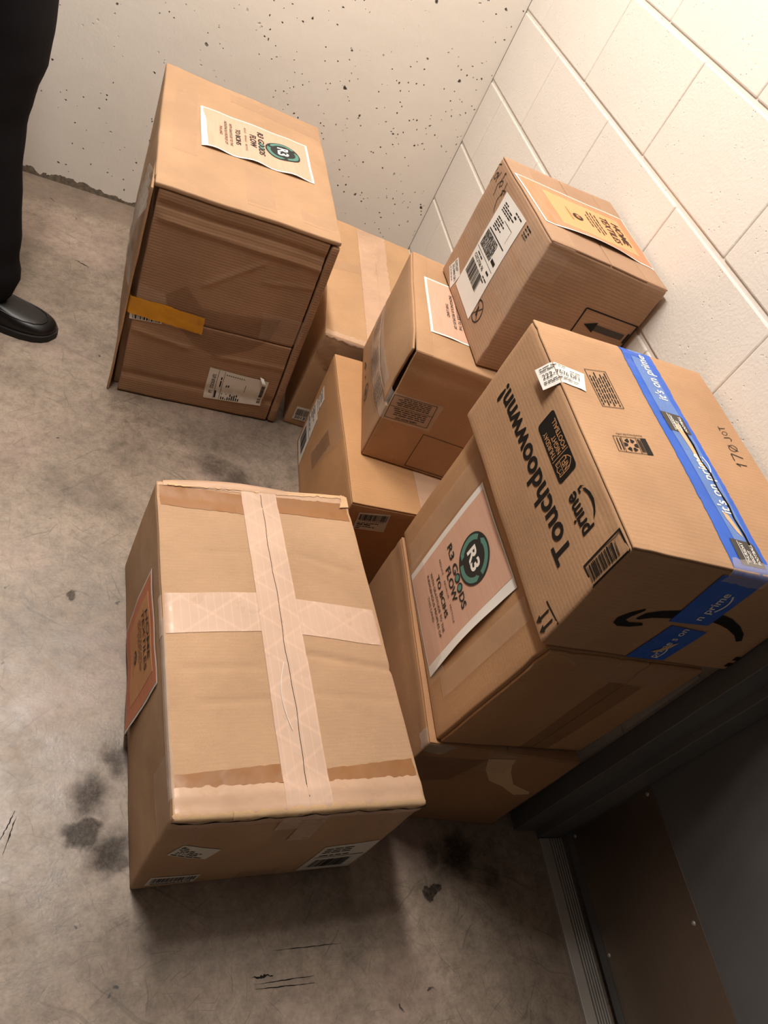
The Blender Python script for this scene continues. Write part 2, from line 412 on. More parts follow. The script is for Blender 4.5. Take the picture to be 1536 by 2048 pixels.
# ================================================================ the room
def smooth_blob(k, pos, cx, cy, r, soft):
    v = k.n('ShaderNodeVectorMath'); v.operation = 'DISTANCE'; k.l(pos, v.inputs[0]); v.inputs[1].default_value = (cx, cy, 0)
    q = k.n('ShaderNodeMapRange'); q.interpolation_type = 'SMOOTHSTEP'; k.l(v.outputs['Value'], q.inputs[0])
    q.inputs[1].default_value = r * (1 - soft); q.inputs[2].default_value = r * (1 + soft)
    q.inputs[3].default_value = 1.0; q.inputs[4].default_value = 0.0
    return q.outputs[0]
def floor_material():
    k = NT('sealed_concrete', 0.5, (0.3, 0.26, 0.22), spec=0.5); c = k.coord('Object')
    n4 = k.noise(c, 45.0, 5, 0.7); n5 = k.noise(k.mapping(c, loc=(5, 2, 0)), 6.0, 6, 0.7)
    n1 = k.noise(c, 2.2, 5); n2 = k.noise(c, 14.0, 5, 0.65); n3 = k.noise(c, 170.0, 3)
    col = k.ramp(n1, [(0.3, lin((126, 111, 96))), (0.5, lin((151, 134, 118))), (0.72, lin((168, 151, 135)))])
    col = k.mix(0.8, col, k.ramp(n2, [(0.25, (0.66,) * 3), (0.5, (0.98,) * 3), (0.8, (1.18,) * 3)]), 'MULTIPLY')
    col = k.mix(0.8, col, k.ramp(n4, [(0.3, (0.60,) * 3), (0.52, (1.0,) * 3), (0.75, (1.20,) * 3)]), 'MULTIPLY')
    col = k.mix(0.8, col, k.ramp(n5, [(0.32, (0.62,) * 3), (0.5, (1.0,) * 3), (0.72, (1.12,) * 3)]), 'MULTIPLY')
    col = k.mix(0.6, col, k.ramp(n3, [(0.3, (0.78,) * 3), (0.7, (1.14,) * 3)]), 'MULTIPLY')
    wp = k.n('ShaderNodeTexNoise'); wp.inputs['Scale'].default_value = 4.0; wp.inputs['Detail'].default_value = 3; k.l(c, wp.inputs['Vector'])
    wq = k.n('ShaderNodeVectorMath'); wq.operation = 'MULTIPLY_ADD'; k.l(wp.outputs['Color'], wq.inputs[0]); wq.inputs[1].default_value = (0.12, 0.12, 0); k.l(c, wq.inputs[2]); cw = wq.outputs[0]
    # long trowel and drag scratches in several directions
    for ang, sc, th in ((0.4, 3.0, 0.655), (-0.7, 4.5, 0.665), (1.3, 7.0, 0.655), (2.2, 10.0, 0.655), (0.9, 14.0, 0.65), (-0.2, 18.0, 0.65)):
        sn = k.noise(k.mapping(k.mapping(cw, rot=(0, 0, ang)), (sc, sc * 22, 1)), 1.0, 5, 0.6)
        col = k.mix(k.ramp(sn, [(th - 0.03, (0, 0, 0)), (th + 0.02, (0.42,) * 3)]), col, lin((84, 75, 62)))
    # pinkish wash patches
    pk = k.noise(k.mapping(c, loc=(3, 1, 0)), 3.6, 3)
    col = k.mix(k.ramp(pk, [(0.5, (0, 0, 0)), (0.7, (0.25,) * 3)]), col, lin((190, 158, 148)))
    # oil and tyre stains where they lie on the slab
    wob = k.n('ShaderNodeTexNoise'); wob.inputs['Scale'].default_value = 22; wob.inputs['Detail'].default_value = 4
    k.l(c, wob.inputs['Vector'])
    va = k.n('ShaderNodeVectorMath'); va.operation = 'MULTIPLY_ADD'; k.l(wob.outputs['Color'], va.inputs[0])
    va.inputs[1].default_value = (0.07, 0.07, 0); k.l(c, va.inputs[2])
    vb = k.n('ShaderNodeVectorMath'); vb.operation = 'SUBTRACT'; k.l(va.outputs[0], vb.inputs[0]); vb.inputs[1].default_value = (0.035, 0.035, 0)
    pos = vb.outputs[0]; spots = [(-.864, -2.024, .027, .35, .88), (-.861, -1.965, .032, .7, .9), (-.827, -2.059, .030, .7, .9), (-.825, -1.899, .024, .7, .8),
        (-.803, -2.076, .012, .6, .7), (-.58, -.985, .13, .8, .55), (-.657, -1.125, .045, .6, .7), (-.60, -1.16, .05, .7, .7), (-.227, -2.130, .016, .12, .95), (-.162, -2.063, .038, .5, .95),
        (-.221, -2.071, .022, .6, .7), (-.089, -2.111, .02, .7, .6), (-.939, -1.578, .010, .3, .8), (-.97, -2.16, .05, .9, .25), (-.80, -2.2, .05, .9, .25), (-1.0, -1.3, .05, .9, .2)]
    acc = None
    for x, y, r, soft, st in spots:
        q = k.math('MULTIPLY', smooth_blob(k, pos, x, y, r, soft), st)
        acc = q if acc is None else k.math('MAXIMUM', acc, q)
    grain = k.ramp(k.noise(c, 120.0, 4, 0.7), [(0.42, (1, 1, 1)), (0.72, (0.62,) * 3)])
    col = k.mix(k.math('MULTIPLY', acc, grain, clamp=True), col, lin((44, 37, 32)))
    k.l(k.math('MULTIPLY_ADD', acc, -0.42, 0.5, clamp=True), k.b.inputs['Specular IOR Level'])
    sxy = k.n('ShaderNodeSeparateXYZ'); k.l(c, sxy.inputs[0])
    band = k.n('ShaderNodeMapRange'); k.l(k.math('MULTIPLY_ADD', n2, 0.06, sxy.outputs[1]), band.inputs[0]); band.inputs[1].default_value = -0.115; band.inputs[2].default_value = -0.085; band.inputs[4].default_value = 0.55
    col = k.mix(band.outputs[0], col, lin((118, 100, 88)))      # worn strip along the back wall
    # small black specks
    vo = k.n('ShaderNodeTexVoronoi'); vo.inputs['Scale'].default_value = 16; k.l(pos, vo.inputs['Vector'])
    sp = k.ramp(vo.outputs['Distance'], [(0.055, (1, 1, 1)), (0.085, (0, 0, 0))])
    msk = k.ramp(k.noise(c, 9.0, 2), [(0.52, (0, 0, 0)), (0.56, (0.85,) * 3)])
    col = k.mix(k.mix(1.0, sp, msk, 'MULTIPLY'), col, lin((44, 40, 40)))
    k.base(col)
    k.rough(k.ramp(n2, [(0.3, (0.30,) * 3), (0.75, (0.55,) * 3)]))
    k.normal(k.bump(n3, 0.10, 0.002, k.bump(n2, 0.12, 0.006)))
    return k.m
def paint_material(name, rgb, pits, grain):
    k = NT(name, 0.55, lin(rgb), spec=0.35); c = k.coord('Object')
    col = k.ramp(k.noise(c, 1.6, 4), [(0.3, tuple(x * 0.94 for x in lin(rgb))), (0.7, lin(rgb))])
    nb = k.bump(k.noise(c, 150.0, 3), grain, 0.003)
    nb = k.bump(k.noise(c, 9.0, 4), 0.10, 0.02, nb)
    if pits:      # bug holes of the cast concrete
        wob = k.n('ShaderNodeTexNoise'); wob.inputs['Scale'].default_value = 70; k.l(c, wob.inputs['Vector'])
        va = k.n('ShaderNodeVectorMath'); va.operation = 'MULTIPLY_ADD'; k.l(wob.outputs['Color'], va.inputs[0])
        va.inputs[1].default_value = (0.012,) * 3; k.l(k.mapping(c, (1, 0.0, 1.0)), va.inputs[2])
        sx = k.n('ShaderNodeSeparateXYZ'); k.l(c, sx.inputs[0])
        near = k.math('MULTIPLY_ADD', sx.outputs[0], 0.16, 0.24)            # more holes towards the corner
        hol = None
        for sc, rr, th, seed in ((24, 0.13, 0.66, 0.0), (44, 0.15, 0.62, 4.0), (80, 0.20, 0.72, 9.0), (13, 0.085, 0.50, 2.0)):
            vo = k.n('ShaderNodeTexVoronoi'); vo.inputs['Scale'].default_value = sc; k.l(k.mapping(va.outputs[0], loc=(seed, 0, seed)), vo.inputs['Vector'])
            h = k.ramp(vo.outputs['Distance'], [(rr * 0.6, (1, 1, 1)), (rr, (0, 0, 0))])
            sep = k.n('ShaderNodeSeparateColor'); k.l(vo.outputs['Color'], sep.inputs[0])
            sel = k.math('GREATER_THAN', k.math('ADD', sep.outputs[0], near), th + 0.25)
            h = k.math('MULTIPLY', h, sel)
            hol = h if hol is None else k.math('MAXIMUM', hol, h)
        msk = k.ramp(k.noise(c, 3.2, 2), [(0.40, (0.0,) * 3), (0.48, (1, 1, 1))])
        hol = k.math('MULTIPLY', hol, msk)
        col = k.mix(hol, col, lin((74, 68, 58)))
        nb = k.bump(k.math('SUBTRACT', 1.0, hol), 0.9, 0.004, nb)
        # bare concrete where the paint broke away along the floor
        edge = k.n('ShaderNodeMapRange'); k.l(sx.outputs[2], edge.inputs[0]); edge.inputs[1].default_value = 0.0; edge.inputs[2].default_value = 0.055
        edge.inputs[3].default_value = 0.62; edge.inputs[4].default_value = 0.0
        bare = k.math('GREATER_THAN', k.math('ADD', k.noise(c, 16.0, 4, 0.6), edge.outputs[0]), 0.90)
        col = k.mix(bare, col, k.ramp(k.noise(c, 90.0, 3), [(0.3, lin((96, 86, 74))), (0.7, lin((140, 128, 112)))]))
    else:
        vo = k.n('ShaderNodeTexVoronoi'); vo.inputs['Scale'].default_value = 95; k.l(c, vo.inputs['Vector'])
        p = k.ramp(vo.outputs['Distance'], [(0.10, (0, 0, 0)), (0.20, (1, 1, 1))])
        sel = k.ramp(k.noise(c, 26.0, 2), [(0.56, (1, 1, 1)), (0.60, (0, 0, 0))])
        nb = k.bump(k.mix(1.0, p, sel, 'LIGHTEN'), 0.45, 0.003, nb)
    k.base(col); k.normal(nb)
    return k.m
M['floor'] = floor_material()
M['wallback'] = paint_material('painted_cast_concrete', (238, 230, 219), True, 0.10)
M['block'] = paint_material('painted_block', (229, 221, 211), False, 0.30)
M['plainwall'] = paint_material('painted_wall', (206, 194, 178), False, 0.12)
def grey_paint():
    k = NT('charcoal_paint', 0.42, lin((86, 84, 82)), spec=0.5); c = k.coord('Object')
    k.base(k.ramp(k.noise(c, 6.0, 4), [(0.3, lin((98, 97, 96))), (0.7, lin((110, 109, 108)))]))
    k.normal(k.bump(k.noise(c, 220.0, 2), 0.08, 0.001)); return k.m
M['doorpaint'] = grey_paint()
def brushed(name, rgb, rough):
    k = NT(name, rough, lin(rgb), 1.0); c = k.coord('Object')
    f = k.noise(k.mapping(c, (1, 3, 260)), 1.0, 3); k.rough(k.ramp(f, [(0.3, (rough * 0.8,) * 3), (0.7, (rough * 1.3,) * 3)]))
    k.normal(k.bump(f, 0.05, 0.001)); return k.m
M['steel'] = brushed('brushed_steel', (150, 138, 128), 0.38)
M['alu'] = brushed('worn_aluminium', (186, 180, 172), 0.5)
M['alu'].node_tree.nodes['Principled BSDF'].inputs['Metallic'].default_value = 0.35

def boxes_mesh(name, boxes, mat, parent=None, bev=0.0):
    V = []; F = []
    for lo, hi in boxes:
        v, f = box_vf(lo, hi, bev); k = len(V); V += v; F += [[i + k for i in q] for q in f]
    return mesh_obj(name, V, F, mat, parent)
fl = tag(boxes_mesh('floor', [((-3.3, -4.18, -0.1), (0.6, 0.2, 0.0))], M['floor']), kind='structure')
M['scuffmark'] = plain('black_scuff', (34, 28, 25), 0.8, spec=0.2)
for (ax, ay), (bx_, by_), wd in (((-.581, -2.251), (-.546, -2.250), .0030), ((-.576, -2.261), (-.475, -2.255), .0010), ((-.576, -2.268), (-.474, -2.265), .0010), ((-.985, -2.038), (-.971, -1.993), .0014), ((-.978, -2.061), (-.968, -2.001), .0014), ((-.545, -2.215), (-.422, -2.210), .0008), ((-1.08, -.404), (-1.039, -.422), .0025), ((-.812, -1.854), (-.794, -1.859), .0020)):
    V = []; n = 14; L = math.hypot(bx_ - ax, by_ - ay); ux, uy = (bx_ - ax) / L, (by_ - ay) / L
    for i in range(n + 1):
        t = i / n; j = wd * random.uniform(-0.5, 0.5); w2 = wd * random.uniform(0.25, 0.8) * (0.3 + math.sin(math.pi * t))
        for sgn in (-1, 1): V.append((ax + ux * L * t - uy * (j + sgn * w2), ay + uy * L * t + ux * (j + sgn * w2), 0.0004))
    mesh_obj('scuff_mark', V, [[2 * i, 2 * i + 1, 2 * i + 3, 2 * i + 2] for i in range(n)], M['scuffmark'], fl)
tag(boxes_mesh('wall_back', [((-3.3, 0.0, 0.0), (0.0, 0.18, 2.8))], M['wallback']), kind='structure')
M['soffit'] = plain('bare_concrete_soffit', (112, 104, 96), 0.9)
tag(boxes_mesh('ceiling', [((-3.38, -4.18, 2.8), (0.2, 0.18, 2.95))], M['soffit']), kind='structure')
DY0, DY1, DH = -1.984, -3.02, 2.14
wr = tag(boxes_mesh('wall_right', [((0.0035, DY0, 0.0), (0.2, 0.18, 2.8)), ((0.0035, DY1, DH), (0.2, DY0, 2.8)), ((0.0035, -4.18, 0.0), (0.2, DY1, 2.8))], M['block']), kind='structure')
ZA, CH, Y0 = 0.9963, 0.2032, -0.1463
_bm = {}
for row in range(-5, 8):
    z0 = max(ZA + row * CH + 0.0045, 0.0005); z1 = ZA + (row + 1) * CH - 0.0045
    ys = [0.0]; y = Y0 + (0 if row % 2 == 0 else 0.2032)
    while y > DY0 - 0.5:
        if y < -0.03: ys.append(y)
        y -= 0.4064
    for ya, yb in zip(ys[:-1], ys[1:]):
        yb2 = max(yb, DY0)
        if ya - yb2 < 0.03: continue
        L, H = ya - yb2 - 0.0016, z1 - z0; key = (round(L, 3), round(H, 3))
        if key not in _bm:
            v, f = box_vf((0.0, -L / 2, 0.0), (0.04, L / 2, H), 0.0035)
            me = bpy.data.meshes.new('block'); me.from_pydata([tuple(q) for q in v], [], f); me.materials.append(M['block'])
            for p in me.polygons: p.use_smooth = False
            _bm[key] = me
        o = bpy.data.objects.new('block', _bm[key]); COL.objects.link(o); o.parent = wr
        o.location = (random.uniform(-0.0006, 0.0004), (ya + yb2) / 2, z0)

# door frame (charcoal steel), leaf, kick plate, threshold
fr = tag(boxes_mesh('trim_1', [((-0.010, -2.021, 0.0), (0.16, DY0, DH)), ((0.045, -2.037, 0.0), (0.102, -2.019, DH)),
    ((-0.010, DY1, DH - 0.05), (0.16, -2.019, DH)), ((-0.010, DY1, 0.0), (0.16, DY1 + 0.037, DH)), ((0.045, DY1 + 0.03, 0.0), (0.102, DY1 + 0.053, DH))], M['doorpaint'], None, 0.0015), kind='structure')
dr = bpy.data.objects.new('door_1', None); COL.objects.link(dr); dr.location = (0.125, -2.5, 0.0); tag(dr, kind='structure')
def child(name, boxes, mat, bev=0.0, par=None):
    o = boxes_mesh(name, [(tuple(a - b for a, b in zip(lo, (0.125, -2.5, 0))), tuple(a - b for a, b in zip(hi, (0.125, -2.5, 0)))) for lo, hi in boxes], mat, par or dr, bev); return o
child('door_leaf', [((0.1035, DY1 + 0.041, 0.022), (0.148, -2.024, DH - 0.055))], M['doorpaint'], 0.001)
kp = child('kick_plate', [((0.1020, DY1 + 0.058, 0.046), (0.1036, -2.041, 0.304))], M['steel'], 0.0004)
for yy in (-2.049, -2.268, -2.487, -2.706):
    for zz in (0.0535, 0.289):
        V = []; F = []; n = 12
        for i in range(n):
            a = 2 * math.pi * i / n
            V += [(0.1020, yy + 0.0042 * math.cos(a), zz + 0.0042 * math.sin(a)), (0.0998, yy + 0.0026 * math.cos(a), zz + 0.0026 * math.sin(a))]
        for i in range(n): F.append([2 * i, 2 * ((i + 1) % n), 2 * ((i + 1) % n) + 1, 2 * i + 1])
        F.append([2 * i + 1 for i in range(n)])
        mesh_obj('screw', [tuple(a - b for a, b in zip(v, (0.125, -2.5, 0))) for v in V], F, M['alu'], kp)
th = bpy.data.objects.new('door_threshold', None); COL.objects.link(th); th.location = (0.075, -2.5, 0)
tag(th, 'ribbed aluminium threshold strip on the floor under the dark grey door', 'threshold')
def tch(name, boxes, mat, bev):
    return boxes_mesh(name, [(tuple(a - b for a, b in zip(lo, (0.075, -2.5, 0))), tuple(a - b for a, b in zip(hi, (0.075, -2.5, 0)))) for lo, hi in boxes], mat, th, bev)
tch('plate', [((0.044, DY1 + 0.055, 0.0), (0.0685, -2.0385, 0.010)), ((0.0670, DY1 + 0.055, 0.0), (0.1015, -2.0385, 0.004))], M['alu'], 0.001)
for i in range(5):
    x = 0.070 + i * 0.0063
    tch('rib', [((x + 0.001, DY1 + 0.055, 0.0035), (x + 0.0042, -2.0385, 0.0112))], M['alu'], 0.0006)

# ================================================================ printed sheets used on several boxes
def r3_sheet(B, f, Q, mg=(0.006, 0.006, 0.006, 0.006), lift=None, top=1.0):
    """letter-size sheet: white border, peach wood-grain print, round logo and text"""
    W, H = 0.216, 0.279
    p = B.patch('paper_sheet', f, Q, M['paper'], 0.0012, lift=lift, label='printed sheet with round R3 logo')
    l, r, t, b = mg
    B.patch('print_panel', f, Q, M['peach'], 0.0016, lift=lift, parent=p, uvr=(l / W, 1 - r / W, b / H, 1 - t / H))
    cx, cy, R = W / 2, H * 0.735, 0.046
    B.ink('logo_disc', f, Q, Ink().ring(cx, cy, 0.0, R, n=48), M['logodark'], p, W, H, 0.0019, lift)
    g = Ink(); r0, r1 = R * 0.70, R * 0.91
    for a in (0.25, 2.35, 4.45):
        g.ring(cx, cy, r0, r1, a, a + 1.62, 20)
        e = a + 1.62; da = 0.26; rm = (r0 + r1) / 2
        g.poly([(cx + (r0 - 0.002) * math.cos(e), cy + (r0 - 0.002) * math.sin(e)), (cx + (r1 + 0.001) * math.cos(e), cy + (r1 + 0.001) * math.sin(e)), (cx + rm * math.cos(e + da), cy + rm * math.sin(e + da))])
    B.ink('logo_arrows', f, Q, g, M['logogreen'], p, W, H, 0.0022, lift)
    B.ink('logo_letters', f, Q, Ink().text('R3', cx, cy - 0.013, 0.026, 0.042, bold=0.03), M['white'], p, W, H, 0.0022, lift)
    k = Ink()
    k.text('R3 G', cx - 0.0395, H * 0.505, 0.0155, 0.061, bold=0.022)
    k.text('DS', cx + 0.0465, H * 0.505, 0.0155, 0.028, bold=0.022)
    k.text('FLOW', cx, H * 0.43, 0.0155, 0.070, bold=0.022)
    k.text('REDUCE  ·  REVALUE  ·  RECYCLE', cx, H * 0.383, 0.0048, 0.132)
    k.text('TO BCIHS', cx, H * 0.305, 0.0115, 0.086, bold=0.02)
    k.text('WITH GRATITUDE TO THE', cx, H * 0.250, 0.0066, 0.124, bold=0.008)
    k.text('INDIGENOUS PEOPLES OF', cx, H * 0.205, 0.0066, 0.130, bold=0.008)
    k.text('THIS LAND', cx, H * 0.160, 0.0066, 0.052, bold=0.008)
    for x in (0.0012, 0.0210): k.ring(cx + x, H * 0.505 + 0.0078, 0.0, 0.0088, n=24)
    B.ink('lettering', f, Q, k, M['logodark'], p, W, H, 0.0019, lift)
    g = Ink()
    for x in (0.0012, 0.0210): g.ring(cx + x, H * 0.505 + 0.0078, 0.0, 0.0058, n=20)
    B.ink('leaf_dots', f, Q, g, M['logogreen'], p, W, H, 0.0022, lift)
    return p
def home_sheet(B, f, Q, lift=None, mats=('orange', 'amber')):
    W, H = 0.200, 0.279
    p = B.patch('paper_sheet', f, Q, M['paper'], 0.0012, lift=lift, label='orange printed sheet reading home textiles')
    B.patch('print_panel', f, Q, M[mats[0]], 0.0016, lift=lift, parent=p, uvr=(0.025, 0.975, 0.018, 0.982))
    B.patch('inner_panel', f, Q, M[mats[1]], 0.0019, lift=lift, parent=p, uvr=(0.15, 0.85, 0.20, 0.90))
    k = Ink(); cx = W / 2
    k.text('HOME', cx, H * 0.80, 0.019, 0.088, shear=0.12, bold=0.01); k.text('TEXTILES', cx, H * 0.70, 0.019, 0.104, shear=0.12, bold=0.01)
    for i, wd in enumerate((0.092, 0.100, 0.098, 0.062)):
        k.words(cx - wd / 2, H * (0.640 - i * 0.034), cx + wd / 2, 0.0040, 40 + i, 0.7)
    k.ring(cx, H * 0.43, 0.0, 0.0125, n=28)
    k.text('R3 GOODS FLOW', cx, H * 0.345, 0.0052, 0.052)
    B.ink('lettering', f, Q, k, M['inkbrown'], p, W, H, 0.0022, lift)
    B.ink('logo_letters', f, Q, Ink().text('R3', cx, H * 0.43 - 0.0045, 0.009, 0.013, bold=0.03), M[mats[1]], p, W, H, 0.0025, lift)
    return p
def barcode_label(B, f, Q, txt, seed, lines=0, mat='greypaper', top=0.9, bot=0.42, dig=0.2):
    W, H = math.dist(Q[3], Q[2]), math.dist(Q[3], Q[0])
    p = B.patch('sticker', f, Q, M[mat], 0.0010, step=0.01, label='white barcode sticker')
    k = Ink().bars(W * 0.06, H * bot, W * 0.94, H * top, 26, seed)
    if txt: k.text(txt, W / 2, H * 0.1, H * dig, W * 0.82, bold=0.015)
    for i in range(lines): k.words(W * 0.06, H * (bot - 0.16 - i * 0.13), W * 0.8, H * 0.07, seed + i, 0.8)
    B.ink('lettering', f, Q, k, M['ink'], p, W, H, 0.0014)
    return p
def ship_label(B, f, Q, seed, dark=False):
    W, H = math.dist(Q[3], Q[2]), math.dist(Q[3], Q[0])
    p = B.patch('shipping_label', f, Q, M['greypaper'], 0.0010, step=0.01, label='white shipping label with barcode')
    k = Ink(); r = random.Random(seed)
    for i in range(3): k.words(W * 0.08, H * (0.88 - i * 0.07), W * (0.5 + 0.3 * r.random()), H * 0.035, seed + i)
    k.rect(W * 0.04, H * 0.56, W * 0.96, H * 0.575)
    k.words(W * 0.08, H * 0.62, W * 0.8, H * 0.04, seed + 9)
    k.bars(W * 0.12, H * 0.12, W * 0.8, H * 0.46, 24, seed)
    B.ink('lettering', f, Q, k, M['ink'], p, W, H, 0.0014)
    return p

# ================================================================ the nine boxes
# ---- large box by the back wall, lying with its taped flaps to the viewer
B = Carton('cardboard_box', 'tall brown box beside the person, yellow tape and white label on its ribbed front', {
 (0,0,0):(-0.9252,-0.9294,0), (0,0,1):(-0.9331,-0.926,0.5735), (0,1,0):(-0.9436,-0.3011,0), (0,1,1):(-0.9432,-0.2811,0.5735),
 (1,0,0):(-0.4945,-0.9188,0), (1,0,1):(-0.5139,-0.9188,0.5735), (1,1,0):(-0.5191,-0.2923,0), (1,1,1):(-0.5237,-0.3118,0.5735)},
 0.4245, 0.6262, 0.5735, (0.014, 0.004, 0.004, 0.004, 0.003), 1.0, 0.005, 0.0022,
 (('front', (0.03, 0.50), (0.40, 0.49), 0.004, 0.007), ('front', (0.02, 0.530), (0.40, 0.525), -0.004, 0.006), ('front', (0.15, 0.37), (0.27, 0.47), 0.0025, 0.004), ('front', (0.02, 0.20), (0.15, 0.185), 0.003, 0.006),
  ('front', (0.0, 0.065), (0.42, 0.075), -0.004, 0.009), ('front', (0.22, 0.18), (0.40, 0.19), 0.0025, 0.005), ('front', (0.28, 0.42), (0.40, 0.44), 0.002, 0.004), ('top', (0.0, 0.02), (0.42, 0.035), 0.002, 0.012)))
w_, h_, d_ = B.w, B.h, B.d
B.rbox('body', (0, 0.03, 0), (w_, d_, h_), M['kraft1'], step=0.013)
B.rbox('side_panel', (0, -0.002, 0.002), (0.0055, 0.12, h_ - 0.012), M['kraft1'], 0.0022, warp=lambda p: Vector((p.x - 0.009 * (1 - p.z / h_) * (1 - max(p.y, 0) / 0.12) - 0.004 * (1 - max(p.y, 0) / 0.12), p.y, p.z)))
B.rbox('side_panel', (w_ - 0.021, -0.001, 0.004), (w_, 0.06, h_ - 0.014), M['kraft1f'], 0.006)
B.rbox('top_panel', (0.002, 0.0, h_ - 0.010), (w_ - 0.002, 0.05, h_ + 0.0006), M['kraft1'], 0.003, 0.01)
B.rbox('flap', (0.012, 0.0015, 0.262), (w_ - 0.025, 0.0125, h_ - 0.012), M['kraft1f'], 0.0028, 0.006)
B.rbox('flap', (0.012, 0.0005, 0.004), (w_ - 0.025, 0.0125, 0.259), M['kraft1f'], 0.0028, 0.006)
wav = lambda u, v: 0.004 * math.sin(v * 9.0 + 0.6) ** 2 * (0.3 + 1.2 * u) * (1 if 0.03 < v < 0.97 else 0.4)
for Q in ([(0.17, 0.60), (0.424, 0.585), (0.424, 0.53), (0.17, 0.545)], [(0.20, 0.20), (0.265, 0.20), (0.265, 0.03), (0.20, 0.03)], [(0.03, 0.50), (0.085, 0.50), (0.085, 0.17), (0.03, 0.17)], [(0.33, 0.09), (0.424, 0.09), (0.424, 0.03), (0.33, 0.03)]):
    B.patch('clear_tape', 'top', Q, M['clearm'], 0.0006)
r3_sheet(B, 'top', [(0.372, 0.457), (0.377, 0.248), (0.095, 0.228), (0.092, 0.440)], lift=wav)
B.shape('peeled_patch', 'front', [(0.07, 0.315), (0.113, 0.357), (0.16, 0.31), (0.206, 0.313), (0.346, 0.333), (0.339, 0.268), (0.299, 0.224), (0.221, 0.178), (0.167, 0.198), (0.115, 0.243)], M['browntape'], 0.0009)
B.patch('clear_tape', 'front', [(0.30, 0.345), (0.412, 0.345), (0.412, 0.276), (0.31, 0.267)], M['clear'], 0.0014, 0.006, rag=0.004)
B.patch('clear_tape', 'front', [(0.014, 0.330), (0.075, 0.318), (0.08, 0.285), (0.014, 0.292)], M['clear'], 0.0010, 0.006)
p = B.patch('sticker', 'front', [(0.002, 0.279), (0.078, 0.283), (0.08, 0.235), (0.006, 0.228)], M['greypaper'], 0.0008)
B.ink('lettering', 'front', [(0.002, 0.279), (0.078, 0.283), (0.08, 0.235), (0.006, 0.228)], Ink().bars(0.006, 0.002, 0.07, 0.020, 16, 3), M['ink'], p, h=0.0010)
B.patch('yellow_tape', 'leftfront', [(d_ - 0.022, 0.292), (d_ + 0.172, 0.286), (d_ + 0.176, 0.236), (d_ - 0.02, 0.245)], M['yellow'], 0.0022, 0.005, rag=0.002)
B.patch('yellow_tape', 'front', [(0.048, 0.291), (0.094, 0.291), (0.094, 0.244), (0.048, 0.240)], M['yellow'], 0.0028, 0.008)
Q = [(0.221, 0.041), (0.217, 0.146), (0.372, 0.140), (0.371, 0.053)]
g = B.quad_map('front', Q)
p = B.shape('packing_label', 'front', [g(0, 0), g(0.92, 0), g(1, 0.0), g(1, 0.20), g(0.98, 1), g(0.02, 1), g(0, 0.98)], M['greypaper'], 0.0010, label='white packing label with columns of print, one corner turned up')
k = Ink(); W, H = math.dist(Q[3], Q[2]), math.dist(Q[3], Q[0])
k.text('PTC/STOCKER #TS', W * 0.5, H * 0.87, 0.0085, W * 0.62, bold=0.01)
for y in (0.835, 0.735): k.rect(W * 0.03, H * y, W * 0.97, H * y + 0.0009)
for i in range(9):
    k.words(W * 0.04, H * (0.69 - i * 0.036), W * 0.30, 0.0036, i, 0.8); k.words(W * 0.48, H * (0.69 - i * 0.036), W * 0.58, 0.0036, 30 + i, 0.8); k.rect(W * 0.86, H * (0.69 - i * 0.036), W * 0.885, H * (0.69 - i * 0.036) + 0.003)
k.words(W * 0.06, H * 0.80, W * 0.4, 0.005, 77); k.words(W * 0.45, H * 0.76, W * 0.9, 0.004, 78)
k.rect(W * 0.42, H * 0.35, W * 0.68, H * 0.358); B.ink('lettering', 'front', Q, k, M['ink'], p, h=0.0014)
B.ink('barcode', 'front', Q, Ink().bars(W * 0.10, H * 0.03, W * 0.80, H * 0.09, 30, 5), M['ink'], p, h=0.0014)
B.patch('turned_corner', 'front', [(0.345, 0.152), (0.356, 0.148), (0.372, 0.122), (0.361, 0.128)], M['paper'], 0.0016, 0.006, lift=lambda u, v: 0.010 * v * (1 - v) * 4 + 0.003, parent=p)
# loose stretch of clear tape standing off the left side
B.patch('loose_tape', 'left', [(0.50, 0.545), (0.618, 0.515), (0.625, 0.30), (0.50, 0.33)], M['clearw'], 0.004, 0.010, lift=lambda u, v: 0.020 * math.sin(v * 3.1) * (0.4 + 0.6 * u) + 0.005 * math.sin(u * 21 + v * 8))
B.patch('clear_tape', 'left', [(0.20, 0.42), (0.612, 0.42), (0.612, 0.36), (0.20, 0.36)], M['clear'], 0.001)

# ---- box in the corner behind
B = Carton('cardboard_box', 'honey brown taped box on the floor in the corner, half hidden behind the others', {
 (0,0,0):(-0.4674,-0.9018,0), (0,0,1):(-0.4616,-0.9061,0.323), (0,1,0):(-0.3944,-0.2701,0), (0,1,1):(-0.3944,-0.2701,0.323),
 (1,0,0):(-0.1857,-0.9327,0), (1,0,1):(-0.1857,-0.9327,0.323), (1,1,0):(-0.1164,-0.3006,0), (1,1,1):(-0.1192,-0.308,0.323)},
 0.2797, 0.6359, 0.3230, (0.006, 0.004, 0.0, 0.004, 0.001), 2.3, 0.005, 0.002,
 (('front', (0.0, 0.25), (0.16, 0.13), -0.005, 0.008), ('front', (0.03, 0.30), (0.14, 0.2), 0.003, 0.006), ('top', (0.15, 0.35), (0.165, 0.6), 0.003, 0.006)))
B.closed_top(M['kraft2'], 0.146)
B.patch('packing_tape', 'top', [(0.094, 0.6355), (0.150, 0.6355), (0.176, 0.0), (0.120, 0.0)], M['tantape'], 0.0010)
B.patch('packing_tape', 'top', [(0.146, 0.6355), (0.190, 0.6355), (0.206, 0.0), (0.170, 0.0)], M['tantape'], 0.0014, 0.008, rag=0.004)
B.patch('clear_tape', 'top', [(0.0, 0.372), (0.10, 0.405), (0.10, 0.355), (0.0, 0.323)], M['clearm'], 0.0006)
